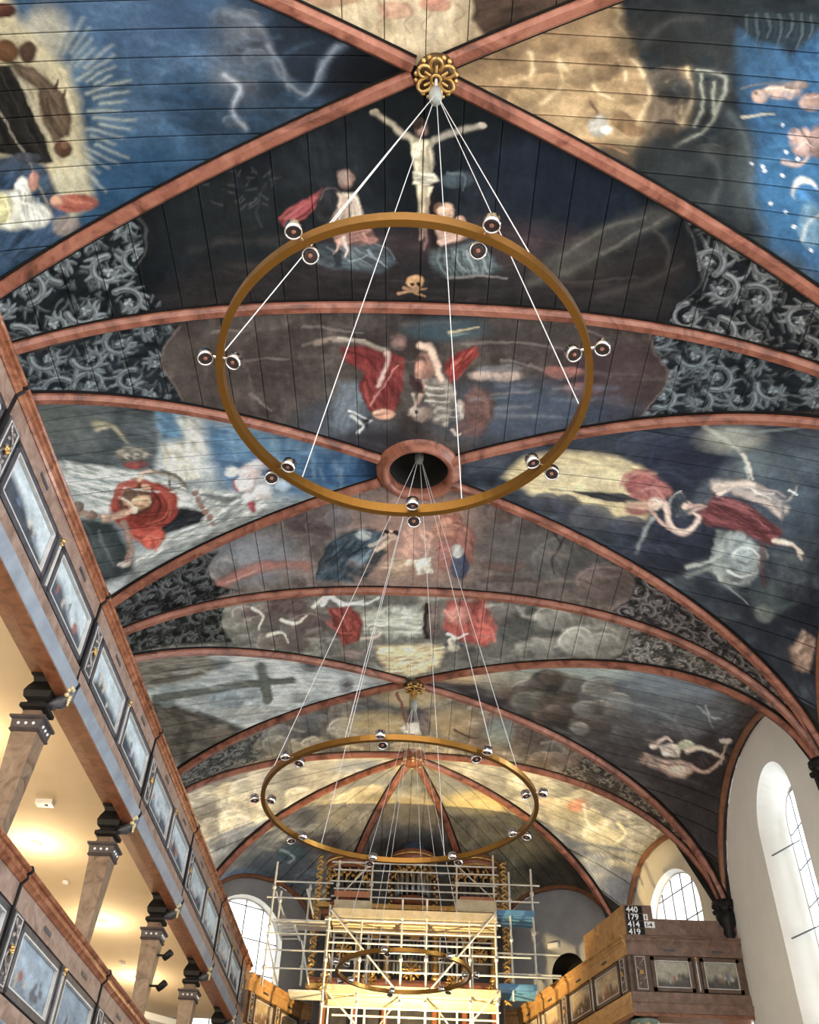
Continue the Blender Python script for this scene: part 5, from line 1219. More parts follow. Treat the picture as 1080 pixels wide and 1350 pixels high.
RAILP = [(-0.12, 0), (0.09, 0), (0.115, -0.015), (0.12, -0.035), (0.105, -0.055), (0.075, -0.065), (0.07, -0.085), (0.085, -0.10), (0.085, -0.125), (0.06, -0.145), (0.04, -0.175), (-0.12, -0.175)]
PSEED = [11]
def parapet(root, P0, P1, zt, layout, flip=1, rail='rail_wood', fr='frieze_wood', band='blue_band', soffit=0.30, paint={}, scale=1.0, fd='frame_dark'):
    """one straight run of gallery parapet; the nave side lies to the left of P0->P1 times flip"""
    P0 = np.array(P0, float); P1 = np.array(P1, float); L = np.hypot(*(P1-P0)); e = (P1-P0)/L
    nn = np.array([e[1], -e[0]])*flip
    fn = lambda s, n, z: (P0[0]+e[0]*s+nn[0]*n, P0[1]+e[1]*s+nn[1]*n, zt+z*scale)
    ex = (e[0], e[1], 0); en = (nn[0], nn[1], 0); ez = (0, 0, 1)
    def run(prof, s0, s1): return MB().prism([fn(s0, a, z) for a, z in prof], (e[0]*(s1-s0), e[1]*(s1-s0), 0))
    def bx(s0, s1, n0, n1, z0, z1, mb=None):
        mb = mb or MB()
        return mb.box(fn((s0+s1)/2, (n0+n1)/2, (z0+z1)/2), (abs(s1-s0), abs(n1-n0), abs(z1-z0)*scale), (ex, en, ez))
    run(RAILP, 0, L).build('rail', MATS[rail], root)
    bx(0, L, -0.10, 0.025, -0.42, -0.175).build('upper_frieze', MATS[fr], root)
    bx(0, L, -0.10, -0.02, -1.20, -0.42).build('panel_board', MATS[fd], root)
    bx(0, L, -0.10, 0.035, -1.41, -1.20).build('lower_frieze', MATS[fr], root)
    run([(-0.10, -1.41), (0.07, -1.41), (0.085, -1.44), (0.06, -1.50), (0.03, -1.58), (0.03, -1.61), (-0.10, -1.61)], 0, L).build('cornice_band', MATS[band], root)
    if soffit == 'high': bx(0, L, -0.15, 0.028, -1.63, -1.612).build('soffit_edge', MATS['soffit_wood'], root); bx(0, L, -0.50, -0.14, -1.37, -1.31).build('soffit_beam', MATS['soffit_wood'], root)
    elif soffit: bx(0, L, -soffit, 0.02, -1.68, -1.615).build('soffit_beam', MATS['soffit_wood'], root)
    for it in layout:
        k, s0, s1 = it
        if s0 < 0 or s1 > L+0.01: continue
        if k == 'pan':
            w = 0.075; z0, z1 = -1.17, -0.45
            f = MB()
            bx(s0, s1, -0.02, 0.03, z1-w, z1, f); bx(s0, s1, -0.02, 0.03, z0, z0+w, f)
            bx(s0, s0+w, -0.02, 0.03, z0, z1, f); bx(s1-w, s1, -0.02, 0.03, z0, z1, f)
            fo = f.build('panel_frame', MATS[fd], root)
            f = MB(); a = w; t = 0.018
            bx(s0+a, s1-a, -0.01, 0.035, z1-a-t, z1-a, f); bx(s0+a, s1-a, -0.01, 0.035, z0+a, z0+a+t, f)
            bx(s0+a, s0+a+t, -0.01, 0.035, z0+a, z1-a, f); bx(s1-a-t, s1-a, -0.01, 0.035, z0+a, z1-a, f)
            f.build('moulding', MATS['frame_light'], fo)
            PSEED[0] += 1
            link_mesh('painting', painting_mesh('painting', fn, s0+a+t, s1-a-t, z0+a+t, z1-a-t, -0.012, PSEED[0], **paint), MATS['painted_boards'], fo)
            c = (s0+s1)/2
            bx(c-0.13, c+0.13, 0.02, 0.034, -0.325, -0.275).build('slot', MATS['frame_dark'], root)
        elif k == 'pil':
            po = bx(s0, s1, -0.02, 0.045, -1.19, -0.43).build('pilaster', MATS[fd], root)
            f = MB(); t = 0.012; a = 0.035
            for q in ((s0+a, s1-a, -0.47, -0.47+t), (s0+a, s1-a, -1.15, -1.15+t)): bx(q[0], q[1], 0.04, 0.055, q[2], q[3], f)
            for q in (s0+a, s1-a-t): bx(q, q+t, 0.04, 0.055, -1.15, -0.46, f)
            f.build('moulding', MATS['frame_light'], po)
            f = MB(); c = (s0+s1)/2; hw = (s1-s0)/2-a-0.02
            pts = [fn(c+hw*0.8*math.sin(z*16), 0.055, z) for z in np.linspace(-1.12, -0.5, 26)]
            f.tube(pts, 0.014, 5)
            for z in np.linspace(-1.05, -0.56, 6):
                x = c-hw*0.45*math.sin(z*16); f.ball(fn(x, 0.055, z), 0.026, 6)
            f.build('carving', MATS['carving'], po)
            f = MB()
            for q in range(5):
                t_ = 2*PI*q/5; f.ball(fn(c+0.03*math.cos(t_), 0.07, -0.80+0.03*math.sin(t_)), 0.024, 6)
            f.build('gilt_flower', MATS['gold'], po)
        elif k == 'div':
            do = bx(s0, s1, -0.02, 0.04, -1.19, -0.43).build('divider', MATS[fd], root)
            c = (s0+s1)/2
            bx(c-0.012, c+0.012, 0.035, 0.06, -1.15, -0.5).build('fillet', MATS['frame_light'], do)
            f = MB(); f.ball(fn(c, 0.06, -0.47), 0.035, 8); f.ball(fn(c, 0.06, -0.53), 0.022, 8)
            f.build('gilt_knob', MATS['gold'], do)
        elif k == 'line':
            pr = [(0.0, 0.012), (0.115, 0.012), (0.135, -0.03), (0.12, -0.06), (0.09, -0.075), (0.10, -0.12), (0.05, -0.18), (0.04, -1.2), (0.05, -1.41), (0.09, -1.42), (0.10, -1.45), (0.05, -1.6), (0.0, -1.6)]
            run(pr, s0, s1).build('joint_strip', MATS['ebony'], root)
    return fn, L

# --- long upper gallery along the left wall
GX0, GSL = -4.36, 0.012
gx = lambda y: GX0+GSL*(y-6.0)
UPT = CZ+7.6
YG0, YG1 = 2.75, 25.9
SEC = [6.4+3.66*k for k in range(-1, 6)]
lay = []
for y in SEC:
    s = y-YG0
    lay += [('line', s-0.02, s+0.02), ('pil', s+0.06, s+0.36), ('pan', s+0.42, s+1.92), ('div', s+1.95, s+2.09), ('pan', s+2.12, s+3.60)]
root = empty('gallery_parapet', (gx(14), 14.0, UPT-1.68))
tag(root, 'long upper gallery parapet on the left with painted panels and red brown rail', 'gallery')
parapet(root, (gx(YG0), YG0), (gx(YG1), YG1), UPT, lay, soffit='high')
# --- lower gallery along the left wall
LOT = CZ+3.95
root = empty('gallery_parapet', (gx(14)+0.0, 14.0, LOT-1.68))
tag(root, 'lower gallery parapet with pale blue painted panels, under the gallery columns', 'gallery')
parapet(root, (gx(YG0), YG0), (gx(YG1), YG1), LOT, [(k, a+0.25, b_+0.25) for k, a, b_ in lay], soffit='high', paint=dict(sky=(0.27,0.32,0.38), ground=(0.13,0.15,0.18)))
# floor slabs of both galleries (the upper one is the plaster ceiling seen between the columns)
for nm, z, mt in (('floor_upper_gallery', UPT-1.31, 'gallery_plaster'), ('floor_lower_gallery', LOT-1.62, 'cream_plaster')):
    s = MB(); x0 = XC-VA
    s.prism([(x0+0.01, YG0, z), (gx(YG0)-0.30, YG0, z), (gx(YG1)-0.30, YG1, z), (x0+0.01, YG1, z)], (0, 0, 0.2))
    tag(s.build(nm, MATS[mt]), kind='structure')

# --- galleries of the apse
UA = CZ+7.47
WARM = dict(sky=(0.40,0.34,0.24), ground=(0.14,0.10,0.07), warm=0.1)
def lay_for(L, n, first=0.1):
    w = (L-2*first)/n; out = []
    for i in range(n):
        s = first+i*w
        out += [('pil', s, s+0.24), ('pan', s+0.28, s+w-0.06)]
    return out
PL_ = [(gx(YG1)+0.02, YG1+0.16), (-2.93, 28.75), (-1.9, 29.0)]
PR_ = [(7.665, 22.27), (5.03, 22.27), (3.2, 28.6), (1.9, 29.0)]
root = empty('gallery_parapet', (-3.4, 27.3, UA-1.68))
tag(root, 'gilded apse gallery parapet at the left of the scaffold', 'gallery')
FL = 1
for a, c, n in ((PL_[0], PL_[1], 2), (PL_[1], PL_[2], 1)):
    L = math.hypot(c[0]-a[0], c[1]-a[1]); parapet(root, a, c, UA, lay_for(L, n), flip=FL, fd='brown_frame', paint=WARM, rail='ochre_wood', fr='ochre_wood', band='ochre_wood')
FL = -1
root = empty('gallery_parapet', (5.0, 24.0, UA-1.68))
tag(root, 'brown wooden apse gallery parapet with corner under the hymn board', 'gallery')
parapet(root, PR_[0], PR_[1], UA, [('pan', 0.12, 1.0), ('div', 1.04, 1.16), ('pan', 1.20, 2.12), ('pil', 2.22, 2.52)], flip=-1, fd='brown_frame', rail='dark_oak', fr='dark_oak', band='dark_oak', paint=dict(sky=(0.34,0.32,0.26), ground=(0.08,0.075,0.07)), soffit=0.5)
L = math.hypot(PR_[2][0]-PR_[1][0], PR_[2][1]-PR_[1][1])
parapet(root, PR_[1], PR_[2], UA, [('pil', 0.08, 0.36), ('pan', 0.45, 1.75), ('div', 1.78, 1.90), ('pan', 1.93, 3.2), ('pil', 3.3, 3.6), ('pan', 3.7, 5.0), ('div', 5.03, 5.15), ('pan', 5.2, 6.45)], flip=FL, fd='brown_frame', rail='ochre_wood', fr='ochre_wood', band='ochre_wood', paint=WARM)
L = math.hypot(PR_[3][0]-PR_[2][0], PR_[3][1]-PR_[2][1])
parapet(root, PR_[2], PR_[3], UA, lay_for(L, 1), flip=FL, fd='brown_frame', rail='ochre_wood', fr='ochre_wood', band='ochre_wood', paint=WARM)
s = MB(); z = UA-1.6
s.prism([(7.64, 22.6, z), (5.3, 22.6, z), (3.5, 28.6, z), (2.6, 29.2, z), (2.3, 29.85, z), (6.15, 27.05, z)], (0, 0, 0.15))
tag(s.build('floor_apse_gallery', MATS['plaster']), kind='structure')
s = MB()
s.prism([(-7.85, 22.6, z), (-4.6, 25.95, z), (-3.1, 28.9, z), (-2.3, 29.3, z), (-2.4, 29.85, z), (-6.4, 27.05, z)], (0, 0, 0.15))
tag(s.build('floor_apse_gallery', MATS['plaster']), kind='structure')

# raised wooden box above the corner of the right gallery, with the hymn numbers
root = empty('gallery_backboard', (5.4, 22.45, UA))
tag(root, 'wooden box screen rising above the corner of the brown gallery parapet', 'screen')
d = np.array([PR_[2][0]-PR_[1][0], PR_[2][1]-PR_[1][1]]); d = d/np.hypot(*d)
A_ = np.array(PR_[1])+np.array([0.06, 0.06])
def slab(P, Q, z0, z1, th=0.06):
    P = np.array(P); Q = np.array(Q); e = (Q-P)/np.hypot(*(Q-P)); n = np.array([-e[1], e[0]])*th
    return MB().prism([(P[0], P[1], z0), (Q[0], Q[1], z0), (Q[0]+n[0], Q[1]+n[1], z0), (P[0]+n[0], P[1]+n[1], z0)], (0, 0, z1-z0))
Q = A_+np.array([0.66, 0])
slab(A_, Q, UA, UA+0.72).build('front_board', MATS['dark_oak'], root)
for k in range(3):
    slab(A_+d*(0.02+k*0.75), A_+d*(0.72+k*0.75), UA, UA+0.72-0.02*k, -0.06).build('side_board', MATS['ochre_wood'], root)
slab(Q, (7.45, A_[1]), UA, UA+0.42).build('rear_board', MATS['dark_oak'], root)
# ------------------------------------------------------------------ ring chandeliers
CABLE_R = 0.0048
def chandelier(cx, cy, z, R, nspot, a0, c0, top, label, hang, nc=6):
    root = empty('ring_chandelier', (cx, cy, z-0.12))
    tag(root, label, 'chandelier', 'brass ring chandeliers')
    s = MB(); n = 96; hh = 0.05 if R < 1.5 and z > CZ+5.6 else 0.036; pr = [(-0.028, -hh), (0.028, -hh), (0.028, hh), (-0.028, hh)]
    vs = [(cx+(R+a)*math.cos(2*PI*k/n), cy+(R+a)*math.sin(2*PI*k/n), z+b_) for k in range(n) for a, b_ in pr]
    fs = [(k*4+j, k*4+(j+1) % 4, ((k+1) % n)*4+(j+1) % 4, ((k+1) % n)*4+j) for k in range(n) for j in range(4)]
    s.add(vs, fs); s.build('ring', MATS['brass'], root)
    for k in range(nc):
        a = c0+2*PI*k/nc
        q = MB(); q.tube([(cx+R*math.cos(a), cy+R*math.sin(a), z+0.05), (top[0]+0.05*math.cos(a), top[1]+0.05*math.sin(a), top[2])], CABLE_R, 6)
        q.build('cable', MATS['steel_cable'], root)
    q = MB(); q.lathe([(0.02, -0.04), (0.07, -0.02), (0.085, 0.10), (0.075, 0.24), (0.03, 0.26)], top, 16)
    q.build('cable_hub', MATS['hub_grey'], root)
    q = MB(); q.tube([(top[0], top[1], top[2]+0.24), (top[0], top[1], hang)], 0.02, 8)
    q.build('hanger_rod', MATS['steel_cable'], root)
    for k in range(nspot):
        a = a0+2*PI*k/nspot
        for sgn in (-1, 1):
            rr = R+sgn*0.115; x, y = cx+rr*math.cos(a), cy+rr*math.sin(a)
            # each head is aimed a little inwards and down
            ax = np.array([-0.25*math.cos(a)*sgn, -0.25*math.sin(a)*sgn-0.15, -1.0]); ax /= np.linalg.norm(ax)
            c = np.array([x, y, z-0.01])
            h = MB(); h.lathe([(0.03, -0.045), (0.058, -0.035), (0.063, 0.02), (0.063, 0.042), (0.055, 0.047), (0.052, 0.03)], c, 18, axis=ax)
            h.f.pop(); h.sm.pop()
            hd = h.build('spotlight', MATS['chrome'], root)
            q = MB(); q.lathe([(0.053, 0.028), (0.050, 0.036), (0.02, 0.03)], c, 16, axis=ax); q.build('lens', MATS['lens_dark'], hd)
            q = MB(); q.lathe([(0.018, 0.03), (0.016, 0.04), (0.004, 0.042)], c, 10, axis=ax); q.build('lens_core', MATS['lens_core'], hd)
            q = MB(); q.tube([(cx+R*math.cos(a), cy+R*math.sin(a), z), (x, y, z-0.0)], 0.012, 6); q.build('arm', MATS['chrome'], hd)
    return root
D2R = PI/180
chandelier(-0.165, 4.78, CZ+5.8, 1.475, 7, 34.8*D2R, 8.5*D2R, (XC+0.14, YC[0], ZR-0.85), 'brass ring chandelier with seven pairs of spotlights, under the gold rosette boss', ZR-0.2)
chandelier(-0.16, 11.86, CZ+5.55, 1.84, 9, -17*D2R, 8.5*D2R, (OCULUS[0], OCULUS[1], ZR+0.25), 'largest brass ring chandelier, hanging out of the round ceiling opening', ZR+0.60)
chandelier(-0.05, 18.95, CZ+5.53, 1.28, 7, -2*D2R, 8.5*D2R, (XC+0.1, YC[2], ZR-0.75), 'small brass ring chandelier in front of the scaffold', ZR-0.66)

# ------------------------------------------------------------------ columns of the left gallery
def column(y, label):
    x = gx(y)-0.33
    z0 = LOT+0.005
    root = empty('gallery_column', (x, y, z0))
    tag(root, label, 'column', 'gallery columns on the lower parapet')
    def sq(prof, mat, name, par=root):
        s = MB()
        vs = []
        for h, w in prof: vs += [(x-w, y-w, z0+h), (x+w, y-w, z0+h), (x+w, y+w, z0+h), (x-w, y+w, z0+h)]
        n = len(prof)
        fs = [(i*4+k, i*4+(k+1) % 4, i*4+4+(k+1) % 4, i*4+4+k) for i in range(n-1) for k in range(4)]
        s.add(vs, fs+[(3, 2, 1, 0), tuple(4*(n-1)+k for k in range(4))])
        return s.build(name, mat, par)
    zt = UPT-1.375-z0
    H = 1.45
    sq([(0, 0.12), (0.06, 0.12), (0.07, 0.09), (H, 0.155)], MATS['shaft_stone'], 'shaft')
    cp = sq([(H, 0.165), (H+0.02, 0.185), (H+0.05, 0.175), (H+0.15, 0.185), (H+0.17, 0.215), (H+0.20, 0.215), (H+0.21, 0.17)], MATS['capital_dark'], 'capital')
    for k in (-1, 0, 1):
        for q_ in ((x+k*0.09, y-0.18, z0+H+0.10), (x+0.18, y+k*0.09, z0+H+0.10)):
            MB().ball(q_, 0.02, 6).build('stud', MATS['number_white'], cp)
    sq([(H+0.21, 0.13), (H+0.30, 0.11), (H+0.32, 0.105)], MATS['shaft_stone'], 'neck')
    sq([(H+0.32, 0.13), (H+0.34, 0.165), (H+0.39, 0.165), (H+0.43, 0.11), (H+0.45, 0.11)], MATS['ebony'], 'upper_moulding')
    br = sq([(H+0.45, 0.12), (H+0.48, 0.16), (H+0.56, 0.175), (H+0.64, 0.15), (H+0.72, 0.115), (H+0.78, 0.13), (H+0.80, 0.16), (zt, 0.16)], MATS['ebony'], 'bracket')
    # scrolled console on the nave side with gilt carving
    s = MB()
    s.tube([(x+0.12, y, z0+H+0.46), (x+0.24, y, z0+H+0.48), (x+0.33, y, z0+H+0.56), (x+0.37, y, z0+H+0.68)], [0.05, 0.085, 0.08, 0.05], 8)
    s.build('console', MATS['frame_dark'], br)
    g = MB()
    g.tube([(x+0.15, y-0.13, z0+H+0.82), (x+0.19, y-0.15, z0+H+0.74), (x+0.22, y-0.13, z0+H+0.64), (x+0.20, y-0.12, z0+H+0.58)], [0.03, 0.045, 0.035, 0.02], 6)
    g.ball((x+0.17, y-0.15, z0+H+0.84), 0.045, 7)
    g.build('gilt_figure', MATS['gilt_pale'], br)
    g = MB()
    for k in range(6):
        a = 2*PI*k/6; g.ball((x+0.36+0.02*math.sin(a), y-0.07+0.055*math.cos(a), z0+H+0.60+0.055*math.sin(a)), 0.034, 6)
    for k in range(4): g.ball((x+0.37, y-0.05, z0+H+0.54-0.035*k), 0.03-0.004*k, 6)
    g.build('gilt_flower', MATS['gilt_pale'], br)
    return root
ORD = ['first', 'second', 'third', 'fourth', 'fifth']
for k, y in enumerate([10.06+3.66*i for i in range(-1, 5)]):
    column(y, 'tapered square gallery column with black bracket, %s from the apse corner' % ['sixth', 'fifth', 'fourth', 'third', 'second', 'first'][k])

# lamps under the upper gallery
for k, (x, y, e) in enumerate([(-6.3, 15.3, 30), (-6.05, 19.0, 30), (-6.1, 22.6, 30), (-6.3, 11.5, 30), (-6.3, 7.8, 30)]):
    z = UPT-1.31
    root = empty('ceiling_lamp', (x, y, z-0.07))
    tag(root, 'small lit gallery ceiling lamp between the %s columns from the apse corner' % ['third and fourth', 'second and third', 'first and second', 'fourth and fifth', 'fifth and sixth'][k], 'lamp', 'lamps under the upper gallery')
    MB().box((x, y, z-0.025), (0.14, 0.14, 0.05)).build('lamp_body', MATS['white_metal'], root)
    MB().lathe([(0.05, 0), (0.045, -0.03), (0.02, -0.04)], (x, y, z-0.05), 12).build('diffuser', MATS['lamp_glass'], root)
    ld = bpy.data.lights.new('lamp_light', 'POINT'); ld.energy = e; ld.color = (1, 0.80, 0.50); ld.shadow_soft_size = 0.12
    lo = bpy.data.objects.new('lamp_light', ld); COL.objects.link(lo); lo.parent = root; lo.location = (0, 0, -0.42)
for x, y, w in ((-6.25, 17.0, 'third'), (-6.2, 21.6, 'second')):
    s = MB(); s.lathe([(0.06, 0), (0.06, -0.03), (0.04, -0.05), (0.02, -0.055)], (x, y, UPT-1.31), 14)
    o = s.build('smoke_detector', MATS['white_metal'])
    tag(o, 'small round smoke detector behind the %s gallery column from the apse corner' % w, 'detector', 'smoke detectors under the gallery')
root = empty('emergency_light', (-5.7, 13.7, UPT-1.39))
tag(root, 'white box emergency light with dark spot on the gallery plaster ceiling', 'light')
MB().box((-5.7, 13.7, UPT-1.345), (0.26, 0.16, 0.07)).build('housing', MATS['white_metal'], root)
MB().lathe([(0.03, 0), (0.025, -0.01), (0.01, -0.012)], (-5.67, 13.7, UPT-1.38), 10).build('led', MATS['frame_dark'], root)
# ------------------------------------------------------------------ organ in the apse
def atY(px, py, Y):
    d = FW*FPX+RT*(px-540)+UP*(675-py)
    q = d*(Y/d[1]); return np.array([q[0], Y, q[2]+CZ])
mat_noise('organ_dark', [(0.3, (0.012,0.012,0.016)), (0.7, (0.045,0.04,0.04))], 5, 0.4)
mat_noise('organ_blue', [(0.3, (0.03,0.05,0.08)), (0.7, (0.07,0.10,0.14))], 5, 0.4)
mat_noise('pipe_tin', [(0.3, (0.16,0.17,0.18)), (0.7, (0.28,0.29,0.30))], 4, 0.3, metal=0.8, bmp=0)
mat_noise('organ_red', [(0.3, (0.16,0.05,0.03)), (0.7, (0.30,0.11,0.06))], 5, 0.35)
OY = 27.0
ozc = CZ
root = empty('organ', (0.1, OY+0.3, 0.0))
tag(root, 'dark and gilded organ case with three rounded towers behind the scaffold', 'organ')
def ob(x0, x1, y0, y1, z0, z1, mat, name, par=None):
    return MB().box(((x0+x1)/2, (y0+y1)/2, (z0+z1)/2), (x1-x0, y1-y0, z1-z0)).build(name, MATS[mat], par or root)
ob(-2.6, 2.8, OY+0.25, OY+1.5, 0.0, CZ+6.2, 'organ_dark', 'lower_case')
ob(-2.5, 2.7, OY+0.35, OY+1.4, CZ+6.2, CZ+9.6, 'organ_dark', 'middle_case')
ob(-2.4, 2.6, OY+0.45, OY+1.0, CZ+9.6, CZ+10.7, 'organ_dark', 'upper_case')
# three rounded towers, each with cornice, pipes and gilt fretwork
for cx, zb, zt, R in ((-1.75, 9.75, 10.75, 0.62), (0.12, 9.9, 10.95, 0.60), (1.95, 9.75, 10.85, 0.62)):
    cz = CZ
    tw = MB().lathe([(R*0.92, 0), (R*1.0, 0.06), (R*0.92, 0.12), (R*0.88, 0.16)], (cx, OY+0.35, cz+zb-0.16), 24).build('tower_base', MATS['organ_red'], root)
    MB().lathe([(R*0.9, 0), (R*1.0, 0.08), (R*1.12, 0.16), (R*1.05, 0.22), (R*1.18, 0.34), (R*1.0, 0.40), (R*0.5, 0.46)], (cx, OY+0.35, cz+zt-0.12), 28).build('tower_cornice', MATS['organ_red'], root)
    q = MB(); pts = [(cx+R*1.15*math.cos(t), OY+0.35+R*1.15*math.sin(t), cz+zt+0.12) for t in np.linspace(0, 2*PI, 30)]
    q.tube(pts, 0.04, 6, cap=False)
    pts = [(cx+R*1.02*math.cos(t), OY+0.35+R*1.02*math.sin(t), cz+zt-0.04) for t in np.linspace(0, 2*PI, 30)]
    q.tube(pts, 0.03, 6, cap=False); q.build('gilt_band', MATS['gold'], root)
    for k in range(9):
        a = PI+PI*(k+0.5)/9; r = 0.075
        px_, py_ = cx+R*0.8*math.cos(a), OY+0.35+R*0.8*math.sin(a); hh = 0.2+0.12*abs(k-4)
        MB().lathe([(0.015, 0), (r, 0.18), (r, zt-zb-0.1), (r*0.6, zt-zb-0.08)], (px_, py_, cz+zb), 10).build('organ_pipe', MATS['pipe_tin' if cx > 0 and cx < 1 else 'organ_dark'], tw)
    g = MB()
    for k in range(22):
        a = PI+PI*(k+0.5)/22; zz = cz+zt-0.22-0.16*abs(math.sin(k*1.7))
        g.ball((cx+R*0.95*math.cos(a), OY+0.35+R*0.95*math.sin(a), zz), 0.055, 6)
    for k in range(7):
        a = PI+PI*(k+0.5)/7
        p0 = np.array((cx+R*0.97*math.cos(a), OY+0.35+R*0.97*math.sin(a), cz+zt-0.15))
        g.tube([p0+np.array((0.07*math.sin(t*2), 0, -0.42*t/3)) for t in np.linspace(0, 3, 9)], 0.025, 5)
    g.build('fretwork', MATS['gold'], root)
MB().lathe([(0.42, 0), (0.36, 0.25), (0.24, 0.5), (0.20, 0.75)], (0.12, OY+0.35, CZ+11.2), 8, smooth=False).build('crown', MATS['organ_blue'], root)
# gilt openwork strips up the flanks
for x in (-2.62, 2.78):
    g = MB()
    for k in range(34):
        z = CZ+7.2+k*0.115; s = 1 if k % 2 else -1
        g.tube([(x-0.09*s, OY+0.2, z), (x, OY+0.16, z+0.05), (x+0.09*s, OY+0.2, z+0.10)], 0.034, 5)
        g.ball((x+0.05*s, OY+0.17, z+0.03), 0.045, 6)
    g.build('gilt_strip', MATS['gold'], root)
# cornices between the stages
for z, w, mt in ((9.55, 2.65, 'gold'), (9.35, 2.55, 'organ_red'), (7.55, 2.7, 'organ_red'), (7.4, 2.75, 'gold'), (6.3, 2.8, 'organ_red')):
    ob(0.1-w, 0.1+w, OY+0.0, OY+0.5, CZ+z, CZ+z+0.13, mt, 'cornice')
# middle stage: pipe fields between gilt columns
for k, x in enumerate((-2.2, -1.35, -0.55, 0.8, 1.6, 2.4)):
    for z0, z1 in ((7.7, 9.3), (5.9, 7.35)):
        MB().lathe([(0.13, 0), (0.13, 0.08), (0.09, 0.12), (0.085, z1-z0-0.3), (0.07, z1-z0-0.26)], (x, OY+0.1, CZ+z0), 14).build('pillar', MATS['organ_red' if z0 < 7 else 'gold'], root)
        c = MB(); c.lathe([(0.075, 0), (0.12, 0.1), (0.10, 0.14), (0.15, 0.24), (0.15, 0.28)], (x, OY+0.1, CZ+z1-0.28), 12)
        for j in range(8):
            a = 2*PI*j/8; c.ball((x+0.12*math.cos(a), OY+0.1+0.12*math.sin(a), CZ+z1-0.16), 0.04, 6)
        c.build('gilt_capital', MATS['gold'], root)
for x0, x1 in ((-1.2, -0.7), (-0.4, 0.65), (0.95, 1.45)):
    n = int((x1-x0)/0.105)
    for k in range(n):
        x = x0+(k+0.5)*(x1-x0)/n
        MB().lathe([(0.012, 0), (0.045, 0.14), (0.045, 1.15-0.25*abs(2*(k+0.5)/n-1)), (0.03, 1.17-0.25*abs(2*(k+0.5)/n-1))], (x, OY+0.22, CZ+7.8), 8).build('organ_pipe', MATS['pipe_tin'], root)
# gilt ornaments: star, masks and leaf work on the middle stage
for x, z, R in ((0.13, 7.95, 0.30), (-1.75, 8.4, 0.24), (2.0, 8.4, 0.24), (-1.0, 7.65, 0.22), (1.3, 7.65, 0.22), (-2.2, 7.5, 0.2), (2.4, 7.5, 0.2), (-1.75, 10.0, 0.2), (1.95, 10.0, 0.22)):
    g = MB()
    for j in range(8):
        a = 2*PI*j/8
        g.tube([(x, OY-0.02, CZ+z), (x+R*math.cos(a), OY-0.05, CZ+z+R*math.sin(a))], [0.05, 0.02], 5)
        g.ball((x+R*0.8*math.cos(a+0.3), OY-0.03, CZ+z+R*0.8*math.sin(a+0.3)), 0.05, 6)
    g.ball((x, OY-0.05, CZ+z), 0.09, 8)
    g.build('gilt_ornament', MATS['gold'], root)

for x in (-2.35, -1.12, -0.52, 0.78, 1.32, 2.55):
    g = MB()
    for k in range(12):
        z = CZ+9.72+k*0.085; sg = 1 if k % 2 else -1
        g.ball((x+0.035*sg, OY+0.12, z), 0.05, 6)
    g.build('bead_strip', MATS['gold'], root)
for x in (-1.75, -0.95, 1.2, 2.0, 0.13):
    g = MB()
    for k in range(10):
        t = k/9; g.ball((x+0.22*math.sin(t*9), OY-0.03, CZ+8.75+0.5*t), 0.055, 6)
    g.tube([(x+0.2*math.sin(t*9+1.5), OY-0.02, CZ+8.7+0.55*t) for t in np.linspace(0, 1, 14)], 0.03, 5)
    g.build('leaf_carving', MATS['gold'], root)
# ------------------------------------------------------------------ scaffold
mat_noise('scaffold_tube', [(0.3, (0.55,0.54,0.50)), (0.7, (0.70,0.69,0.65))], 6, 0.4, metal=0.2, bmp=0)
mat_noise('deck_wood', [(0.3, (0.42,0.33,0.20)), (0.7, (0.60,0.50,0.34))], 6, 0.6)
mat_noise('deck_blue', [(0.3, (0.07,0.20,0.38)), (0.7, (0.12,0.30,0.52))], 6, 0.5)
mat_noise('deck_orange', [(0.3, (0.35,0.13,0.06)), (0.7, (0.48,0.20,0.10))], 6, 0.5)
YF, YR = 24.5, 25.6
sc = empty('scaffold', (0.1, 25.0, 0.0))
tag(sc, 'tube scaffold with plank decks and blue boards in front of the organ', 'scaffold')
TR = 0.028
def pole(px, pt, pb, Y, to_floor=False, name='standard', r=TR):
    a = atY(px[0], pt, Y); c = atY(px[1], pb, Y)
    x = (a[0]+c[0])/2; zb = 0.0 if to_floor else c[2]
    MB().tube([(x, Y, zb), (x, Y, a[2])], r, 8).build(name, MATS['scaffold_tube'], sc)
    for z in np.arange(c[2]+0.4, a[2], 1.0): MB().lathe([(r*1.8, 0), (r*1.8, 0.09)], (x, Y, z), 8).build('coupler', MATS['scaffold_tube'], sc)
    return x
def tube2(p, q, Y0, Y1=None, name='ledger', r=TR*0.85):
    a = atY(p[0], p[1], Y0); c = atY(q[0], q[1], Y0 if Y1 is None else Y1)
    MB().tube([a, c], r, 8).build(name, MATS['scaffold_tube'], sc)
def hz(x0, x1, py, Y, name='ledger'):
    a = atY((x0+x1)/2, py, Y); x_0 = atY(x0, py, Y)[0]; x_1 = atY(x1, py, Y)[0]
    MB().tube([(x_0, Y, a[2]), (x_1, Y, a[2])], TR*0.85, 8).build(name, MATS['scaffold_tube'], sc)
for px, pt, pb, Y in (((434,424),1193,1350,YF), ((529,528),1186,1350,YF), ((562,562),1186,1350,YF), ((652,658),1203,1350,YF), ((444,436),1134,1350,YR), ((488,484),1136,1350,YR), ((601,604),1134,1350,YR), ((650,656),1128,1350,YR)):
    pole(px, pt, pb, Y, True)
for px, pt, pb, Y in (((672,676),1150,1320,25.0), ((700,708),1146,1310,25.0), ((362,350),1136,1300,25.0), ((406,400),1166,1300,25.6), ((372,366),1175,1210,25.0)):
    pole(px, pt, pb, Y, False)
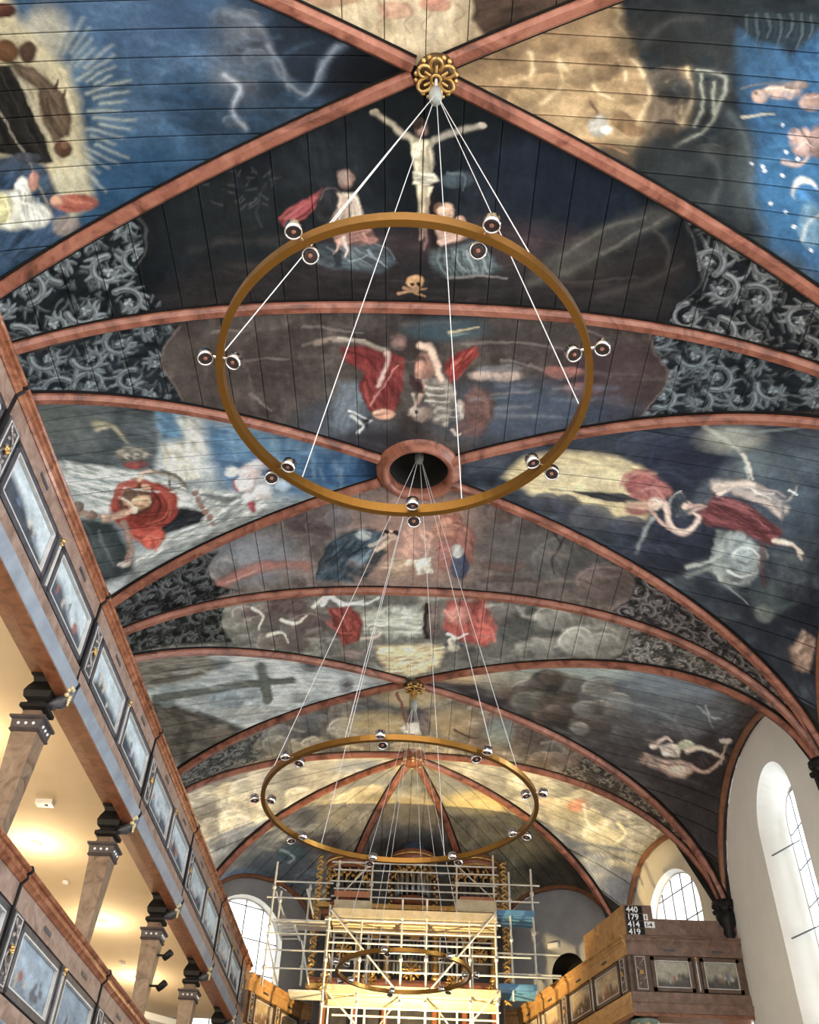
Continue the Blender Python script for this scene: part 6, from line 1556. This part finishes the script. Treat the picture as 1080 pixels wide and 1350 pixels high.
for x0, x1, y in ((428,660,1216), (430,660,1231), (428,700,1258), (426,738,1284), (426,660,1306), (426,660,1331), (430,656,1246)): hz(x0, x1, y, YF)
for x0, x1, y in ((438,655,1140), (436,655,1165), (436,655,1185), (440,655,1222), (440,655,1240)): hz(x0, x1, y, YR)
for x0, x1, y in ((362,440,1163), (352,436,1184), (350,432,1231), (348,430,1253), (346,430,1277), (600,711,1166), (652,711,1189), (655,738,1258), (655,740,1285)): hz(x0, x1, y, 25.0)
for p, q in (((437,1200),(521,1304)), ((652,1206),(566,1306)), ((430,1306),(470,1352)), ((655,1310),(618,1352))): tube2(p, q, YF-0.06, name='brace')
for p, q in (((364,1175),(374,1206)), ((405,1172),(413,1206)), ((352,1232),(366,1300)), ((398,1240),(407,1298))): tube2(p, q, 25.0, name='brace')
for px, pt, pb, Y in (((470,466),1196,1350,YR), ((512,508),1205,1350,YR), ((580,580),1205,1350,YR), ((622,624),1196,1350,YR), ((618,622),1215,1350,YF), ((476,470),1215,1350,YF)):
    pole(px, pt, pb, Y, True, r=TR*0.85)
for x0, x1, y in ((440,655,1150), (440,655,1175), (437,655,1268), (437,655,1320), (437,655,1342)): hz(x0, x1, y, YR)
for p, q in (((488,1140),(444,1185)), ((601,1140),(650,1185)), ((530,1310),(500,1352)), ((562,1310),(592,1352))): tube2(p, q, YR+0.05, name='brace', r=TR*0.7)
for px, py in ((434,1216), (434,1258), (434,1284), (656,1216), (656,1258), (656,1284), (529,1258), (562,1258), (529,1284), (562,1284)):
    a = atY(px, py, YF); b_ = atY(px, py, YF); MB().tube([a, (a[0], YR, a[2])], TR*0.8, 6).build('transom', MATS['scaffold_tube'], sc)
def deck(x0, x1, py, mat, Y0=YF, Y1=YR, toe=0.0, n=4):
    a = atY(x0, py, Y0); c = atY(x1, py, Y0); z = (a[2]+c[2])/2; w = (Y1-Y0)/n
    for k in range(n):
        MB().box(((a[0]+c[0])/2, Y0+(k+0.5)*w, z-0.025), (c[0]-a[0], w-0.02, 0.05)).build('deck_board', MATS[mat], sc)
    if toe: MB().box(((a[0]+c[0])/2, Y0-0.03, z+toe/2), (c[0]-a[0], 0.03, toe)).build('toe_board', MATS[mat], sc)
deck(437, 655, 1213, 'deck_wood', toe=0.22)
deck(440, 490, 1203, 'deck_wood', Y0=YF+0.3, toe=0.30)
deck(603, 655, 1203, 'deck_wood', Y0=YF+0.3, toe=0.30)
deck(430, 660, 1311, 'deck_wood', toe=0.15)
deck(440, 600, 1298, 'deck_orange', Y0=YF+0.2, Y1=YF+0.7, n=2)
deck(360, 432, 1212, 'scaffold_tube', Y0=25.0, Y1=25.7, n=3)
deck(654, 705, 1208, 'deck_blue', Y0=25.0, Y1=25.7, toe=0.14, n=3)
deck(658, 708, 1306, 'deck_blue', Y0=25.0, Y1=25.7, toe=0.14, n=3)
deck(380, 428, 1305, 'scaffold_tube', Y0=25.0, Y1=25.7, n=3)
hz(441, 487, 1179, YR-0.2, 'guard_rail'); hz(606, 652, 1186, YR-0.2, 'guard_rail')
for x0, x1, y in ((441,488,1178), (607,652,1186)):
    a = atY(x0, y, YR-0.25); c = atY(x1, y, YR-0.25)
    MB().box(((a[0]+c[0])/2, YR-0.25, a[2]), (c[0]-a[0], 0.04, 0.16)).build('toe_board', MATS['deck_orange'], sc)
# access ladder on the left
for dx in (0, 24):
    tube2((362+dx, 1214), (372+dx, 1240), 25.3, name='ladder_rail', r=0.03)
for k in range(5):
    tube2((363+2*k, 1217+5.2*k), (386+2*k, 1217+5.2*k), 25.3, name='ladder_rung', r=0.018)

# flood lamp of the restorers, on the lower scaffold deck below the frame
fl = empty('flood_lamp', (0.2, 23.6, 0.0))
tag(fl, 'builders flood lamp on a tall tripod in front of the scaffold', 'lamp')
ZL = CZ+4.6
MB().tube([(0.2, 23.6, 1.2), (0.2, 23.6, ZL-0.1)], 0.03, 8).build('mast', MATS['scaffold_tube'], fl)
for k in range(3):
    a = 2*PI*k/3; MB().tube([(0.2, 23.6, 1.3), (0.2+0.7*math.cos(a), 23.6+0.7*math.sin(a), 0.0)], 0.022, 8).build('leg', MATS['scaffold_tube'], fl)
MB().box((0.2, 23.6, ZL-0.06), (0.36, 0.26, 0.08)).build('lamp_head', MATS['frame_dark'], fl)
ld = bpy.data.lights.new('flood_light', 'SPOT'); ld.energy = 1150; ld.color = (1, 0.74, 0.34); ld.shadow_soft_size = 0.06; ld.spot_size = 2.2; ld.spot_blend = 0.5
lo = bpy.data.objects.new('flood_light', ld); COL.objects.link(lo); lo.parent = fl
lo.location = (0, 0, ZL+0.05)
lo.rotation_euler = Vector((0, 0.8, 1)).to_track_quat('-Z', 'Y').to_euler()

# ------------------------------------------------------------------ hymn numbers
def text_mesh(txt, size, pos):
    cu = bpy.data.curves.new('number', 'FONT'); cu.body = txt; cu.size = size; cu.extrude = 0.004; cu.offset = 0.004; cu.align_x = 'LEFT'
    to = bpy.data.objects.new('number', cu); COL.objects.link(to)
    bpy.context.view_layer.update()
    me = bpy.data.meshes.new_from_object(to.evaluated_get(bpy.context.evaluated_depsgraph_get()))
    bpy.data.objects.remove(to); bpy.data.curves.remove(cu)
    me.materials.clear()
    me.transform(Matrix.Translation(pos) @ Matrix.Rotation(PI/2, 4, 'X'))
    return me
hy = A_[1]-0.03
hb = empty('hymn_board', (5.36, hy, UA+0.04))
tag(hb, 'hymn board with white numbers 440, 179, 414 and 419 on black plates', 'hymn board')
for k, (t, ext) in enumerate((('440', ''), ('179', '1'), ('414', '1-4'), ('419', ''))):
    z = UA+0.545-k*0.168
    MB().box((5.13+0.19, hy+0.010, z+0.065), (0.40, 0.016, 0.15)).build('number_plate', MATS['ebony'], hb)
    link_mesh('number', text_mesh(t, 0.185, (5.14, hy, z)), MATS['number_white'], hb)
    if ext:
        wd = 0.10 if len(ext) == 1 else 0.24
        MB().box((5.55+wd/2-0.02, hy+0.010, z+0.065), (wd, 0.016, 0.14)).build('number_plate', MATS['number_white'], hb)
        link_mesh('number', text_mesh(ext, 0.12, (5.55, hy, z+0.02)), MATS['ebony'], hb)

# corbels under the ribs of the right wall
for k, y in enumerate((YA[1], YA[2], YA[3]-0.1)):
    x = XC+VA; z1 = ZS+0.05
    s = MB()
    prof = [(0.02, 0.0), (0.10, 0.06), (0.13, 0.2), (0.09, 0.34), (0.17, 0.5), (0.15, 0.62), (0.22, 0.72), (0.24, 0.95), (0.20, 1.0), (0.26, 1.12), (0.28, 1.25)]
    s.lathe(prof, (x-0.16, y, CZ+7.1), 10)
    for j in range(10):
        a = 2*PI*j/10; s.ball((x-0.16+0.25*math.cos(a), y+0.25*math.sin(a), CZ+8.15+0.08*(j % 2)), 0.06, 6)
    tag(s.build('trim_%d' % (k+1), MATS['ebony']), kind='structure')
# small fixtures
s = MB(); q = atY(735, 1247, 28.0)
P_ = np.array(APV[1]); Q_ = np.array(APV[2]); e_ = (Q_-P_)/np.hypot(*(Q_-P_)); n_ = np.array([-e_[1], e_[0]])
if n_@(KA-P_) < 0: n_ = -n_
c_ = P_+e_*2.3+n_*0.07
s.box((c_[0], c_[1], CZ+9.15), (0.34, 0.13, 0.14), ((e_[0], e_[1], 0), (n_[0], n_[1], 0), (0, 0, 1)))
tag(s.build('wall_light', MATS['white_metal']), 'small white box light on the grey apse wall above the dark doorway', 'light')
for j, (dz, lab) in enumerate(((1.25, 'small black spotlight clamped high on a gallery column'), (0.75, 'small black spotlight clamped lower on the same gallery column'))):
    y = 10.06+3.66*2; x = gx(y)-0.33+0.17
    r_ = empty('clamp_spotlight', (x, y, LOT+dz))
    tag(r_, lab, 'spotlight')
    MB().tube([(x-0.06, y, LOT+dz), (x+0.10, y, LOT+dz)], 0.02, 8).build('clamp', MATS['ebony'], r_)
    MB().lathe([(0.05, -0.08), (0.06, 0.0), (0.06, 0.09), (0.045, 0.1)], (x+0.15, y, LOT+dz), 12, axis=(0.6, -0.2, 0.5)).build('lamp_head', MATS['ebony'], r_)

# column carrying the corner of the right gallery
mat_noise('green_marble', [(0.3, (0.07,0.10,0.09)), (0.5, (0.14,0.19,0.17)), (0.7, (0.24,0.30,0.27))], 4, 0.3, detail=8, dist=1.5)
cx_, cy_, ct = 5.32, 22.62, UA-1.70
bc = empty('gallery_support', (cx_, cy_, 0.0))
tag(bc, 'green marbled column with gilt capital under the corner of the brown gallery', 'column')
MB().lathe([(0.30, 0), (0.30, 0.15), (0.24, 0.25), (0.20, 0.4), (0.17, ct-0.55), (0.19, ct-0.5)], (cx_, cy_, 0), 20).build('shaft', MATS['green_marble'], bc)
cp_ = MB().lathe([(0.18, 0), (0.22, 0.12), (0.19, 0.2), (0.28, 0.42), (0.32, 0.46), (0.32, 0.5)], (cx_, cy_, ct-0.5), 16).build('capital', MATS['green_marble'], bc)
g = MB()
for j in range(8):
    a = 2*PI*j/8
    g.ball((cx_+0.27*math.cos(a), cy_+0.27*math.sin(a), ct-0.14), 0.075, 7); g.ball((cx_+0.23*math.cos(a+0.4), cy_+0.23*math.sin(a+0.4), ct-0.32), 0.06, 7)
g.build('gilt_leaves', MATS['gilt_pale'], cp_)
